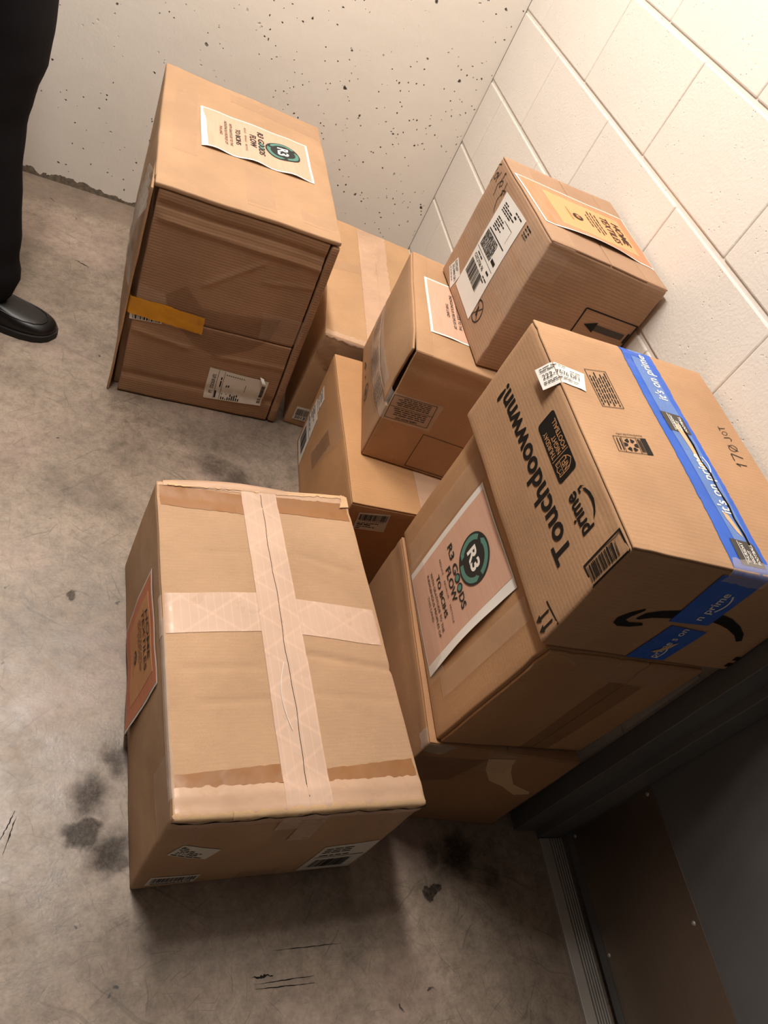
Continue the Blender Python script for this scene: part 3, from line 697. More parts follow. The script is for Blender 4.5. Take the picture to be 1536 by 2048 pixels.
B.patch('packing_tape', 'topfront', [(0.002, 0.020), (0.276, 0.020), (0.276, -0.012), (0.002, -0.006)], M['tantape'], 0.0008, 0.006, rag=0.006)
B.patch('clear_tape', 'front', [(0.0, 0.318), (0.12, 0.318), (0.12, 0.27), (0.0, 0.26)], M['clear'], 0.0009, 0.008)
B.patch('brown_tape', 'front', [(0.06, 0.26), (0.12, 0.25), (0.09, 0.08), (0.05, 0.10)], M['browntape'], 0.0009, 0.008)
barcode_label(B, 'front', [(0.019, 0.070), (0.072, 0.073), (0.072, 0.026), (0.019, 0.024)], '501375', 11, top=0.86, bot=0.36, dig=0.2)

# ---- box in front of it, second from the back, carrying two others
B = Carton('cardboard_box', 'orange brown box on the floor beneath the box with tamper-proof tape', {
 (0,0,0):(-0.4424,-1.4627,0), (0,0,1):(-0.4435,-1.4644,0.3119), (0,1,0):(-0.4297,-0.9695,0), (0,1,1):(-0.4377,-0.9661,0.3119),
 (1,0,0):(-0.0138,-1.4703,0), (1,0,1):(-0.0138,-1.4703,0.3119), (1,1,0):(-0.006,-0.975,0), (1,1,1):(-0.006,-0.975,0.3119)},
 0.4287, 0.4954, 0.3119, (0.003, 0.0, 0.002, 0.0, 0.0), 3.1, 0.004, 0.0012, (('top', (0.0, 0.26), (0.14, 0.25), -0.0015, 0.006), ('top', (0.03, 0.32), (0.09, 0.44), 0.0015, 0.006)))
B.closed_top(M['kraft3'], 0.1955)
B.patch('packing_tape', 'topfront', [(0.162, 0.493), (0.232, 0.493), (0.232, -0.06), (0.162, -0.06)], M['tantape'], 0.0010)
ship_label(B, 'left', [(0.023, 0.179), (0.095, 0.172), (0.107, 0.011), (0.016, 0.016)], 21)
p = B.patch('sticker', 'left', [(0.032, 0.231), (0.080, 0.225), (0.078, 0.179), (0.036, 0.187)], M['greypaper'], 0.001, label='small white sticker')
B.ink('lettering', 'left', [(0.032, 0.231), (0.080, 0.225), (0.078, 0.179), (0.036, 0.187)], Ink().words(0.004, 0.034, 0.044, 0.004, 1).words(0.004, 0.022, 0.044, 0.006, 2).words(0.004, 0.010, 0.044, 0.004, 3), M['ink'], p, h=0.0014)
B.patch('clear_tape', 'left', [(0.225, 0.308), (0.300, 0.308), (0.215, 0.110), (0.146, 0.105)], M['clear'], 0.0009, 0.01, rag=0.004)
B.patch('brown_tape', 'left', [(0.200, 0.235), (0.250, 0.235), (0.215, 0.110), (0.160, 0.110)], M['browntape'], 0.0012, 0.01, rag=0.004)
Q = [(0.025, 0.287), (0.094, 0.296), (0.102, 0.240), (0.030, 0.235)]
p = B.patch('sticker', 'front', Q, M['greypaper'], 0.001, label='white barcode sticker')
W, H = math.dist(Q[3], Q[2]), math.dist(Q[3], Q[0])
k = Ink().bars(W * 0.05, H * 0.58, W * 0.95, H * 0.93, 30, 8)
for x in range(12): k.rect(W * (0.12 + x * 0.066), H * 0.50, W * (0.14 + x * 0.066), H * 0.56)
for i, (a, b, hh) in enumerate(((0.06, 0.75, 0.05), (0.06, 0.6, 0.08), (0.06, 0.65, 0.05), (0.06, 0.2, 0.06))): k.words(W * a, H * (0.40 - 0.11 * i), W * b, H * hh, 60 + i)
B.ink('lettering', 'front', Q, k, M['ink'], p, h=0.0014)

# ---- box standing on the orange brown one
B = Carton('cardboard_box', 'brown box with tamper-proof tape round its bulging side, on the orange brown box', {
 (0,0,0):(-0.4097,-1.3163,0.3145), (0,0,1):(-0.4173,-1.3153,0.6111), (0,1,0):(-0.3560,-0.9205,0.3145), (0,1,1):(-0.3573,-0.9182,0.6111),
 (1,0,0):(-0.0614,-1.3628,0.3145), (1,0,1):(-0.0614,-1.3628,0.6111), (1,1,0):(-0.008,-0.9629,0.3145), (1,1,1):(-0.008,-0.9629,0.6111)},
 0.3548, 0.4039, 0.2992, (0.016, 0.0, 0.002, 0.0, 0.0), 4.2, 0.0045, 0.0012, (('front', (0.0, 0.27), (0.35, 0.262), -0.002, 0.008), ('front', (0.02, 0.235), (0.10, 0.245), 0.002, 0.004)))
B.rbox('body', (0.024, 0, 0), (B.w, B.d, B.h), M['kraft4'])
B.rbox('front_panel', (0.0045, 0.0, 0.001), (0.040, 0.006, B.h - 0.001), M['kraft4'], 0.002)
B.rbox('top_panel', (0.0040, 0.001, B.h - 0.006), (0.040, B.d - 0.001, B.h + 0.0004), M['kraft4'], 0.002)
B.rbox('bottom_panel', (0.0040, 0.001, 0.0), (0.040, B.d - 0.001, 0.006), M['kraft4'], 0.002)
B.rbox('flap', (0.0, 0.0085, 0.150), (0.0052, B.d - 0.002, B.h - 0.003), M['kraft4'], 0.0024, 0.012, warp=lambda p: Vector((p.x - 0.004 * max(0, 1 - p.y / 0.08), p.y + 0.012 * max(0, 1 - p.y / 0.06) * max(0, 1 - abs(p.z - 0.205) / 0.085), p.z)))
B.rbox('flap', (0.0, 0.0025, 0.003), (0.0052, B.d - 0.002, 0.1475), M['kraft4'], 0.0024, 0.012)
d_ = B.d
tp = B.patch('tamper_tape', 'leftfront', [(0.0, 0.166), (d_ + 0.112, 0.194), (d_ + 0.112, 0.122), (0.0, 0.090)], M['clearw'], 0.0016, 0.006, rag=0.001, label='translucent printed tamper-proof tape')
Q = [(d_ + 0.104, 0.128), (d_ + 0.006, 0.121), (d_ + 0.004, 0.183), (d_ + 0.100, 0.190)]
W, H = math.dist(Q[3], Q[2]), math.dist(Q[3], Q[0])
k = Ink().frame(0, 0, W, H, 0.0011).rect(0, H * 0.46, W, H * 0.46 + 0.0009).text('TAMPER PROOF TAPE', W / 2, H * 0.88, 0.0044, W * 0.5, bold=0.02)
for i in range(4): k.words(W * 0.12, H * (0.78 - i * 0.085), W * 0.88, 0.0034, 80 + i, 0.55)
for i in range(5): k.words(W * 0.12, H * (0.36 - i * 0.075), W * 0.88, 0.0032, 90 + i, 0.55)
B.ink('lettering', 'leftfront', Q, k, M['ink'], tp, h=0.0021)
for (s0, s1) in ((0.03, 0.135), (0.17, 0.265), (0.29, 0.375)):
    Q = [(s1, 0.098), (s0, 0.094), (s0, 0.158), (s1, 0.162)]; W, H = math.dist(Q[3], Q[2]), math.dist(Q[3], Q[0])
    k = Ink().frame(0, 0, W, H, 0.0009)
    for i in range(7): k.words(W * 0.1, H * (0.82 - i * 0.11), W * 0.9, 0.0036, 100 + i, 0.6)
    B.ink('lettering', 'leftfront', Q, k, M['inkgrey'], tp, h=0.0021)
Q = [(0, B.h), (B.w, B.h), (B.w, 0), (0, 0)]
B.ink('printed_frame', 'front', Q, Ink().frame(0.105, 0.008, 0.211, 0.110, 0.0013), M['ink'], B.e, B.w, B.h, 0.0009)
Q = [(0, B.h), (B.d, B.h), (B.d, 0), (0, 0)]
B.ink('printed_mark', 'left', Q, Ink().ring(0.246, 0.051, 0.018, 0.022, n=32).ring(0.246, 0.051, 0.0, 0.009, n=20), M['inkgrey'], B.e, B.d, B.h, 0.0009)
B.ink('printed_marks', 'left', Q, Ink().line([(0.10, 0.032), (0.145, 0.052)], 0.004).line([(0.115, 0.030), (0.15, 0.046)], 0.003).line([(0.17, 0.04), (0.19, 0.05)], 0.004), M['inkgrey'], B.e, B.d, B.h, 0.0009)
r3_sheet(B, 'top', [(0.312, 0.300), (0.316, 0.085), (0.036, 0.085), (0.030, 0.306)], lift=lambda u, v: 0.0018 * max(0, u - 0.8) / 0.2 * min(1, v * 7) * (1 if v < 0.18 else max(0, 1 - (v - 0.18) * 12)))

# ---- topmost small box by the block wall
B = Carton('cardboard_box', 'topmost small box against the block wall, orange sheet on its lid', {
 (0,0,0):(-0.2816,-1.3134,0.6138), (0,0,1):(-0.2746,-1.2922,0.8947), (0,1,0):(-0.2857,-0.9615,0.6138), (0,1,1):(-0.2907,-0.9702,0.8947),
 (1,0,0):(-0.008,-1.3083,0.6138), (1,0,1):(-0.0122,-1.3183,0.8947), (1,1,0):(-0.0085,-0.9641,0.6138), (1,1,1):(-0.0128,-0.9773,0.8947)},
 0.2794, 0.3441, 0.2836, (0.002, 0.0, 0.002, 0.0, 0.0), 5.5, 0.0045, 0.0018, (('front', (0.0, 0.27), (0.10, 0.26), -0.003, 0.008), ('left', (0.25, 0.24), (0.33, 0.17), 0.002, 0.005), ('left', (0.28, 0.15), (0.34, 0.05), -0.002, 0.006)))
B.closed_top(M['kraft5'], 0.14, step=0.011)
B.patch('packing_tape', 'topfront', [(0.0, 0.340), (0.055, 0.340), (0.055, -0.004), (0.0, -0.004)], M['clearm'], 0.0006, 0.007)
B.patch('packing_tape', 'topfront', [(0.225, 0.340), (0.279, 0.340), (0.279, -0.030), (0.225, -0.030)], M['clearm'], 0.0006, 0.007, rag=0.003)
B.patch('clear_tape', 'leftfront', [(0.245, 0.268), (B.d + 0.055, 0.272), (B.d + 0.05, 0.21), (0.235, 0.20)], M['clear'], 0.0008, 0.006, rag=0.004)
B.patch('clear_tape', 'leftfront', [(0.09, 0.205), (B.d + 0.10, 0.170), (B.d + 0.10, 0.105), (0.09, 0.135)], M['clear'], 0.0007, 0.006, rag=0.003)
B.patch('clear_tape', 'left', [(0.0, 0.155), (0.09, 0.15), (0.09, 0.10), (0.0, 0.105)], M['clear'], 0.0006, 0.006)
home_sheet(B, 'top', [(0.278, 0.267), (0.279, 0.070), (0.012, 0.076), (0.003, 0.268)], lift=lambda u, v: 0.007 * max(0, u - 0.8) / 0.2 * math.sin(min(1, max(0, v - 0.1) / 0.75) * math.pi))
Q = [(0.100, 0.252), (0.229, 0.257), (0.225, 0.026), (0.097, 0.026)]
W, H = 0.13, 0.23
p = B.patch('shipping_label', 'left', Q, M['paper'], 0.0012, 0.008, label='large white shipping label with barcode')
k = Ink()
for i, (a, b) in enumerate(((0.14, 0.42), (0.14, 0.62), (0.14, 0.70), (0.14, 0.58))): k.words(W * a, H * (0.93 - i * 0.022), W * b, 0.0034, 120 + i)
k.words(W * 0.60, H * 0.955, W * 0.9, 0.0034, 130); k.words(W * 0.62, H * 0.92, W * 0.9, 0.005, 131)
for i in range(5): k.words(W * 0.16, H * (0.80 - i * 0.024), W * (0.48 + 0.1 * (i % 2)), 0.0036, 140 + i)
k.rect(W * 0.42, H * 0.83, W * 0.80, H * 0.834).rect(W * 0.80, H * 0.72, W * 0.806, H * 0.834)
k.rect(W * 0.10, H * 0.665, W * 0.88, H * 0.676)
for i in range(9): k.bars(W * 0.08, H * (0.485 + i * 0.0185), W * 0.66, H * (0.503 + i * 0.0185), 22, 150 + i)
k.words(W * 0.70, H * 0.60, W * 0.90, 0.008, 170); k.rect(W * 0.70, H * 0.50, W * 0.88, H * 0.535)
k.rect(W * 0.04, H * 0.455, W * 0.92, H * 0.459)
k.text('OZQT06 96', W * 0.36, H * 0.365, 0.0085, W * 0.52, bold=0.01); k.words(W * 0.16, H * 0.42, W * 0.45, 0.004, 171)
k.words(W * 0.74, H * 0.40, W * 0.94, 0.006, 172); k.words(W * 0.72, H * 0.35, W * 0.92, 0.0036, 173); k.words(W * 0.72, H * 0.32, W * 0.92, 0.0036, 174)
k.bars(W * 0.08, H * 0.19, W * 0.74, H * 0.34, 24, 9)
B.ink('lettering', 'left', Q, k, M['ink'], p, W, H, 0.0016)
Q = [(0.046, 0.062), (0.096, 0.046), (0.083, 0.004), (0.028, 0.026)]
p = B.patch('sticker', 'left', Q, M['paper'], 0.0009, 0.008, label='small white sticker set askew')
W, H = math.dist(Q[3], Q[2]), math.dist(Q[3], Q[0])
B.ink('lettering', 'left', Q, Ink().words(W * .05, H * .82, W * .8, .003, 1).words(W * .05, H * .7, W * .6, .003, 2).text('222-9409 DF1', W * .5, H * .38, H * .2, W * .82, bold=.01).words(W * .05, H * .15, W * .9, .003, 4), M['ink'], p, h=0.0012)
Q = [(0, B.h), (B.d, B.h), (B.d, 0), (0, 0)]
k = Ink().ring(0.241, 0.059, 0.021, 0.0235, n=36).line([(0.226, 0.043), (0.256, 0.075)], 0.0018).line([(0.226, 0.075), (0.256, 0.043)], 0.0018).rect(0.236, 0.054, 0.240, 0.068).rect(0.240, 0.050, 0.247, 0.056)
B.ink('printed_symbol', 'left', Q, k, M['ink'], B.e, B.d, B.h, 0.0009); k = Ink()
for i in range(4): k.words(0.240, 0.252 - i * 0.0062, 0.268, 0.004, 180 + i)
B.ink('printed_mark', 'left', Q, k, M['ink'], B.e, B.d, B.h, 0.0009)
hw = [[(-0.0003, 0.2615), (0.0017, 0.2656), (0.0163, 0.2719)], [(0.003, 0.2649), (0.0057, 0.256), (0.0029, 0.2453), (0.0062, 0.2261)], [(0.0114, 0.241), (0.0132, 0.2522), (0.0241, 0.2502), (0.0188, 0.2391), (0.0106, 0.2397)], [(0.0167, 0.2539), (0.0237, 0.2555), (0.026, 0.2492), (0.0305, 0.2384)], [(0.032, 0.2615), (0.0288, 0.2478)], [(0.0492, 0.2645), (0.0513, 0.27), (0.0566, 0.269)], [(0.0531, 0.2691), (0.0506, 0.2504), (0.0445, 0.2399), (0.0527, 0.2187)], [(0.0498, 0.2491), (0.0596, 0.2559), (0.0647, 0.2483), (0.0568, 0.2405), (0.0507, 0.2486)], [(0.0795, 0.2622), (0.0837, 0.247), (0.085, 0.2347), (0.0772, 0.2436), (0.0919, 0.2494), (0.0913, 0.2398)], [(0.0826, 0.2409), (0.0776, 0.2233), (0.0844, 0.208), (0.0921, 0.2008)]]
k = Ink()
for st in hw: k.line([(max(a, 0.003), b) for a, b in st], 0.0017)
B.ink('handwriting', 'left', Q, k, M['ink'], B.e, B.d, B.h, 0.0009)
Q = [(0, B.h), (B.w, B.h), (B.w, 0), (0, 0)]
k = Ink().line([(0.147, 0.045), (0.147, 0.193), (0.2755, 0.193), (0.2755, 0.045)], 0.0032)
k.poly([(0.162, 0.160), (0.190, 0.172), (0.190, 0.148)]).rect(0.268, 0.148, 0.273, 0.172)
B.ink('printed_mark', 'front', Q, k, M['ink'], B.e, B.w, B.h, 0.0009)
B.ink('printed_arrow_shaft', 'front', Q, Ink().rect(0.190, 0.153, 0.262, 0.167), M['inkgrey'], B.e, B.w, B.h, 0.0009)

# ---- bottom box of the stack by the door
B = Carton('cardboard_box', 'bottom box of the stack by the dark door, torn pale patch on front', {
 (0,0,0):(-0.3697,-1.9896,0), (0,0,1):(-0.3663,-1.9867,0.3198), (0,1,0):(-0.3444,-1.5406,0), (0,1,1):(-0.3474,-1.5428,0.3198),
 (1,0,0):(-0.062,-2.0082,0), (1,0,1):(-0.0623,-2.0103,0.3198), (1,1,0):(-0.0357,-1.558,0), (1,1,1):(-0.0357,-1.558,0.3198)},
 0.3092, 0.4497, 0.3198, (0.003, 0.003, 0.003, 0.002, 0.0), 6.4, 0.004, 0.0014, (('left', (0.2, 0.30), (0.24, 0.0), 0.002, 0.005), ('left', (0.0, 0.285), (0.44, 0.28), -0.0015, 0.004)))
B.closed_top(M['kraft8'], 0.155)
B.shape('torn_patch', 'front', [(0.129, 0.293), (0.18, 0.304), (0.185, 0.28), (0.199, 0.254), (0.232, 0.209), (0.286, 0.182), (0.291, 0.171), (0.261, 0.163), (0.214, 0.197), (0.176, 0.214), (0.145, 0.255)], M['torn'], 0.0008, label='pale torn paper patch')
B.patch('clear_tape', 'topfront', [(0.125, 0.44), (0.185, 0.44), (0.185, -0.07), (0.125, -0.07)], M['clear'], 0.0009, 0.01)
B.patch('brown_tape', 'front', [(0.0, 0.27), (0.13, 0.29), (0.10, 0.20), (0.0, 0.16)], M['browntape'], 0.0007, 0.01)
B.patch('clear_tape', 'leftfront', [(B.d - 0.03, 0.318), (B.d + 0.05, 0.318), (B.d + 0.04, 0.288), (B.d - 0.03, 0.29)], M['clearw'], 0.0010, 0.005, rag=0.004)
# ---- middle box of the stack
B = Carton('cardboard_box', 'middle box of the stack by the door, R3 sheet taped on its side', {
 (0,0,0):(-0.3558,-1.9862,0.3218), (0,0,1):(-0.3494,-1.9952,0.6431), (0,1,0):(-0.3436,-1.5341,0.3218), (0,1,1):(-0.3427,-1.5342,0.6431),
 (1,0,0):(-0.0606,-1.9878,0.3218), (1,0,1):(-0.0553,-1.9977,0.6431), (1,1,0):(-0.046,-1.5402,0.3218), (1,1,1):(-0.046,-1.5402,0.6431)},
 0.2967, 0.4575, 0.3233, (0.003, 0.002, 0.003, 0.002, 0.0), 7.7, 0.004, 0.0014, (('front', (0.0, 0.285), (0.28, 0.30), -0.003, 0.010), ('front', (0.05, 0.32), (0.09, 0.26), 0.003, 0.006), ('front', (0.13, 0.32), (0.15, 0.25), 0.003, 0.006)))
B.rbox('body', (0, 0.0055, 0), (B.w, B.d, B.h), M['kraft7'])
B.rbox('flap', (0.0065, 0, 0.003), (0.188, 0.0058, B.h - 0.003), M['kraft7'], 0.0024, 0.012)
B.rbox('flap', (0.190, 0, 0.003), (B.w - 0.002, 0.0058, B.h - 0.003), M['kraft7'], 0.0024, 0.012)
r3_sheet(B, 'left', [(0.112, 0.289), (0.338, 0.299), (0.344, 0.016), (0.116, 0.008)], mg=(0.002, 0.002, 0.004, 0.004) if False else (0.013, 0.020, 0.003, 0.003), lift=lambda u, v: 0.006 * max(0, u - 0.9) / 0.1 * math.sin(v * math.pi))
for Q in ([(0.36, 0.31), (0.40, 0.31), (0.40, 0.05), (0.36, 0.05)], [(0.05, 0.30), (0.11, 0.30), (0.11, 0.02), (0.05, 0.02)], [(0.10, 0.062), (0.36, 0.066), (0.36, 0.012), (0.10, 0.006)]):
    B.patch('clear_tape', 'left', Q, M['clear'], 0.0028, 0.012)
B.patch('clear_tape', 'front', [(0.02, 0.318), (0.275, 0.318), (0.25, 0.255), (0.14, 0.265)], M['clearm'], 0.0009, 0.008, rag=0.004)
B.patch('brown_tape', 'front', [(0.155, 0.262), (0.226, 0.262), (0.218, 0.0), (0.162, 0.0)], M['browntape'], 0.0007, 0.01)
# ---- top box of the stack, upside down
B = Carton('cardboard_box', 'top box of the stack by the door, blue taped lid and bold black Touchdown print', {
 (0,0,0):(-0.362,-1.9888,0.6448), (0,0,1):(-0.368,-1.9836,0.8595), (0,1,0):(-0.3707,-1.5243,0.6448), (0,1,1):(-0.3684,-1.5263,0.8595),
 (1,0,0):(-0.0148,-1.9945,0.6448), (1,0,1):(-0.0131,-1.9896,0.8595), (1,1,0):(-0.0117,-1.5233,0.6448), (1,1,1):(-0.0088,-1.5194,0.8595)},
 0.3548, 0.4664, 0.2164, (0.003, 0.0, 0.002, 0.0, 0.002), 8.8, 0.006, 0.0016, (('top', (0.0, 0.44), (0.2, 0.45), 0.002, 0.008), ('left', (0.33, 0.20), (0.45, 0.19), -0.002, 0.006), ('top', (0.03, 0.0), (0.03, 0.3), 0.0012, 0.010)))
B.closed_top(M['kraft6'], 0.214, 0.004, step=0.011)
d_, h_ = B.d, B.h
tp = B.patch('blue_tape', 'topfront', [(0.168, 0.464), (0.236, 0.464), (0.236, -0.008), (0.166, -0.008)], M['blue'], 0.0010, 0.007, rag=0.002, label='blue printed packing tape')
B.shape('rubbed_film', 'top', [(0.186, 0.462), (0.215, 0.462), (0.224, 0.30), (0.226, 0.15), (0.222, 0.01), (0.195, 0.03), (0.190, 0.12), (0.186, 0.25), (0.184, 0.38)], M['bluelight'], 0.0014, tp)
B.shape('torn_cardboard', 'top', [(0.203, 0.285), (0.211, 0.275), (0.214, 0.20), (0.213, 0.185), (0.207, 0.19), (0.204, 0.23), (0.200, 0.27)], M['torn'], 0.0018, tp)
B.shape('torn_cardboard', 'top', [(0.198, 0.104), (0.207, 0.100), (0.214, 0.075), (0.214, 0.062), (0.207, 0.07), (0.199, 0.092)], M['torn'], 0.0018, tp)
zz = [(0.2135, 0.285), (0.2150, 0.24), (0.2130, 0.205), (0.2165, 0.18), (0.2145, 0.15), (0.2175, 0.12), (0.2160, 0.095), (0.2190, 0.07), (0.2185, 0.045)]
B.shape('split_shade', 'top', [(a + 0.0016 + 0.0012 * (i % 2), b) for i, (a, b) in enumerate(zz)] + [(a - 0.0016, b) for a, b in zz[::-1]], M['gap'], 0.0021, tp)  # flat dark strip on the tape, painted shade of the split
Q = [(0.168, 0.0), (0.168, 0.466), (0.238, 0.466), (0.238, 0.0)]      # print runs from the near edge to the far edge, its top towards the left
k = Ink().text("it's on prime", 0.160, 0.022, 0.020, 0.115, bold=0.012)
B.ink('lettering', 'top', Q, Ink().text("it's on prime", 0.395, 0.022, 0.019, 0.115, bold=0.012), M['white'], tp, 0.466, 0.070, 0.0019)
k.ring(0.20, 0.040, 0.026, 0.028, 3.9, 5.3, 14)
B.ink('lettering', 'top', Q, k, M['white'], tp, 0.466, 0.070, 0.0019)
for y0, y1 in ((0.012, 0.055), (0.262, 0.305)):
    B.shape('print_badge', 'top', [(0.184, y0), (0.225, y0), (0.227, y0 + 0.004), (0.227, y1 - 0.004), (0.223, y1), (0.184, y1)], M['inkgrey'], 0.0017, tp)
    B.ink('badge_lettering', 'top', [(0.184, y0), (0.184, y1), (0.227, y1), (0.227, y0)], Ink().text('THURSDAY', 0.022, 0.0235, 0.0055, 0.034, bold=0.02).text('NIGHT', 0.016, 0.015, 0.0055, 0.022, bold=0.02).text('FOOTBALL', 0.022, 0.006, 0.0055, 0.034, bold=0.02).rect(0.002, 0.031, 0.041, 0.032), M['white'], tp, 0.043, 0.043, 0.0021)
up = B.patch('blue_tape', 'front', [(0.155, 0.205), (0.228, 0.208), (0.220, 0.104), (0.151, 0.100)], M['blue'], 0.0014, 0.008, label='blue printed packing tape')
B.ink('lettering', 'front', [(0.155, 0.104), (0.155, 0.205), (0.228, 0.205), (0.228, 0.104)], Ink().text('n prime', 0.040, 0.030, 0.014, 0.062, bold=0.015).ring(0.050, 0.046, 0.026, 0.029, 3.95, 5.4, 16), M['white'], up, 0.101, 0.073, 0.0020)
B.patch('clear_tape', 'topfront', [(0.168, 0.02), (0.236, 0.02), (0.232, -0.022), (0.16, -0.020)], M['clearw'], 0.0024, 0.004, rag=0.004)
dn = B.patch('blue_tape', 'front', [(0.163, 0.092), (0.232, 0.089), (0.218, 0.008), (0.150, 0.004)], M['blue'], 0.0014, 0.008, label='blue printed packing tape, scuffed')
B.ink('lettering', 'front', [(0.158, 0.006), (0.158, 0.092), (0.226, 0.090), (0.226, 0.006)], Ink().text('prime s on', 0.046, 0.028, 0.013, 0.078, bold=0.012).ring(0.022, 0.046, 0.022, 0.0245, 4.0, 5.3, 14), M['white'], dn, 0.086, 0.068, 0.0020)
B.shape('scuff', 'front', [(0.178, 0.028), (0.188, 0.036), (0.200, 0.052), (0.207, 0.058), (0.203, 0.044), (0.196, 0.034), (0.186, 0.026)], M['torn'], 0.0024, dn)
B.shape('printed_smile_arrow', 'front', [(0.099, 0.115), (0.083, 0.103), (0.071, 0.088), (0.073, 0.076), (0.083, 0.071), (0.102, 0.074), (0.12, 0.081), (0.116, 0.086), (0.095, 0.083), (0.086, 0.087), (0.089, 0.095), (0.1, 0.111)], M['ink'], 0.0009)
B.shape('printed_smile', 'front', [(0.099, 0.093), (0.106, 0.107), (0.125, 0.117), (0.151, 0.125), (0.188, 0.13), (0.222, 0.131), (0.246, 0.126), (0.275, 0.112), (0.298, 0.096), (0.31, 0.08), (0.302, 0.076), (0.285, 0.09), (0.258, 0.103), (0.238, 0.109), (0.222, 0.112), (0.185, 0.112), (0.147, 0.106), (0.121, 0.1), (0.104, 0.092)], M['ink'], 0.0009)
for q in ([(0.340, 0.012), (0.340, 0.022), (0.352, 0.022), (0.352, 0.012)], [(0.340, 0.029), (0.340, 0.039), (0.352, 0.039), (0.352, 0.029)]): B.shape('printed_mark', 'front', q, M['ink'], 0.0009)
FL = [(B.d, 0), (0, 0), (0, B.h), (B.d, B.h)]                        # the print stands on its head: left face turned half round
fx = lambda s: B.d - s; fy = lambda t: B.h - t
k = Ink().text('Touchdoowwnn!', 0.068, 0.094, 0.0355, 0.346, 'L', bold=0.024)
B.ink('printed_wordmark', 'left', FL, k, M['ink'], B.e, B.d, B.h, 0.0009); k = Ink()
k.text('prime', 0.0705, 0.0505, 0.0235, 0.069, 'L', bold=0.022)
k.poly([(fx(a), fy(b)) for a, b in [(0.339, 0.184), (0.351, 0.189), (0.364, 0.19), (0.375, 0.187), (0.383, 0.183), (0.389, 0.176), (0.375, 0.183), (0.364, 0.185), (0.35, 0.184), (0.336, 0.179)]])
k.poly([(fx(a), fy(b)) for a, b in [(0.335, 0.184), (0.329, 0.178), (0.33, 0.171), (0.338, 0.171), (0.339, 0.175), (0.333, 0.174), (0.332, 0.177)]])
B.ink('printed_logo', 'left', FL, k, M['ink'], B.e, B.d, B.h, 0.0009); k = Ink()
x0, x1, y0, y1 = fx(0.4655), fx(0.430), fy(0.209), fy(0.131)
k.frame(x0, y0, x1, y1, 0.0030).bars(x0 + 0.006, y0 + 0.016, x1 - 0.006, y1 - 0.004, 18, 4, False)
B.ink('printed_barcode', 'left', FL, k, M['ink'], B.e, B.d, B.h, 0.0009); k = Ink()
k.line([(fx(0.423), fy(0.044)), (fx(0.464), fy(0.048))], 0.0032)
for a in (0.436, 0.452):
    k.line([(fx(a), fy(0.042)), (fx(a), fy(0.018))], 0.0032); k.poly([(fx(a) - 0.0058, fy(0.020)), (fx(a) + 0.0058, fy(0.020)), (fx(a), fy(0.008))])
B.ink('printed_arrows', 'left', FL, k, M['ink'], B.e, B.d, B.h, 0.0009)
bx0, bx1, by0, by1 = fx(0.299), fx(0.183), fy(0.186), fy(0.146); rr = 0.006
pts = []
for cx, cy, a0 in ((bx1 - rr, by1 - rr, 0), (bx0 + rr, by1 - rr, 1), (bx0 + rr, by0 + rr, 2), (bx1 - rr, by0 + rr, 3)):
    for i in range(6): a = (a0 + i / 5) * math.pi / 2; pts.append((cx + rr * math.cos(a), cy + rr * math.sin(a)))
bd = B.shape('printed_badge', 'left', [(fx(a), fy(b)) for a, b in pts], M['ink'], 0.0009)
k = Ink().text('THURSDAY', bx0 + 0.042, by0 + 0.0275, 0.0085, 0.052, 'L', bold=0.012).text('NIGHT', bx0 + 0.042, by0 + 0.0155, 0.0085, 0.034, 'L', bold=0.012).text('FOOTBALL', bx0 + 0.042, by0 + 0.0035, 0.0085, 0.058, 'L', bold=0.012)
k.rect(bx0 + 0.0375, by0 + 0.002, bx0 + 0.0386, by1 - 0.002)
sx, sy = bx0 + 0.020, by0 + 0.020
sh = [(-0.0115, 0.014), (-0.006, 0.0125), (0, 0.0155), (0.006, 0.0125), (0.0115, 0.014), (0.012, -0.006), (0.007, -0.0125), (0, -0.0165), (-0.007, -0.0125), (-0.012, -0.006), (-0.0115, 0.014)]
k.line([(sx + a, sy + b) for a, b in sh], 0.0013).text('NFL', sx, sy - 0.009, 0.0115, 0.019, bold=0.01).rect(sx - 0.0115, sy + 0.0042, sx + 0.0115, sy + 0.0052)
for i in range(8): k.rect(sx - 0.009 + (i % 4) * 0.0055 + (0.001 if i % 4 > 1 else 0), sy + 0.007 + (i // 4) * 0.003, sx - 0.0075 + (i % 4) * 0.0055 + (0.001 if i % 4 > 1 else 0), sy + 0.0085 + (i // 4) * 0.003)
B.ink('badge_lettering', 'left', FL, k, M['kraftprint'], bd, B.d, B.h, 0.0013)
Q = [(0, B.d), (B.w, B.d), (B.w, 0), (0, 0)]
Qi = [(0.062, 0.276), (0.060, 0.362), (0.104, 0.370), (0.106, 0.284)]
k = Ink().frame(0, 0, 0.086, 0.044, 0.0010)
for i in range(7): k.words(0.004 + 0.006 * (i % 2), 0.0375 - i * 0.0055, 0.082 - 0.008 * (i % 2), 0.0030, 200 + i)
B.ink('printed_mark', 'top', Qi, k, M['ink'], B.e, 0.086, 0.044, 0.0009)
Qi = [(0.117, 0.190), (0.051, 0.179), (0.053, 0.211), (0.118, 0.224)]
k = Ink().frame(0, 0, 0.066, 0.033, 0.0009).rect(0.0, 0.0, 0.011, 0.033).rect(0.021, 0, 0.0218, 0.033).rect(0.050, 0, 0.0508, 0.033).text('how2recycle.info', 0.031, -0.0065, 0.0042, 0.052)
for i in range(3): k.words(0.012 + i * 0.003, 0.003, 0.0205, 0.002, i); k.rect(0.0125 + i * 0.0025, 0.004, 0.014 + i * 0.0025, 0.029)
for i in range(2): k.rect(0.0525 + i * 0.006, 0.004, 0.0545 + i * 0.006, 0.029)
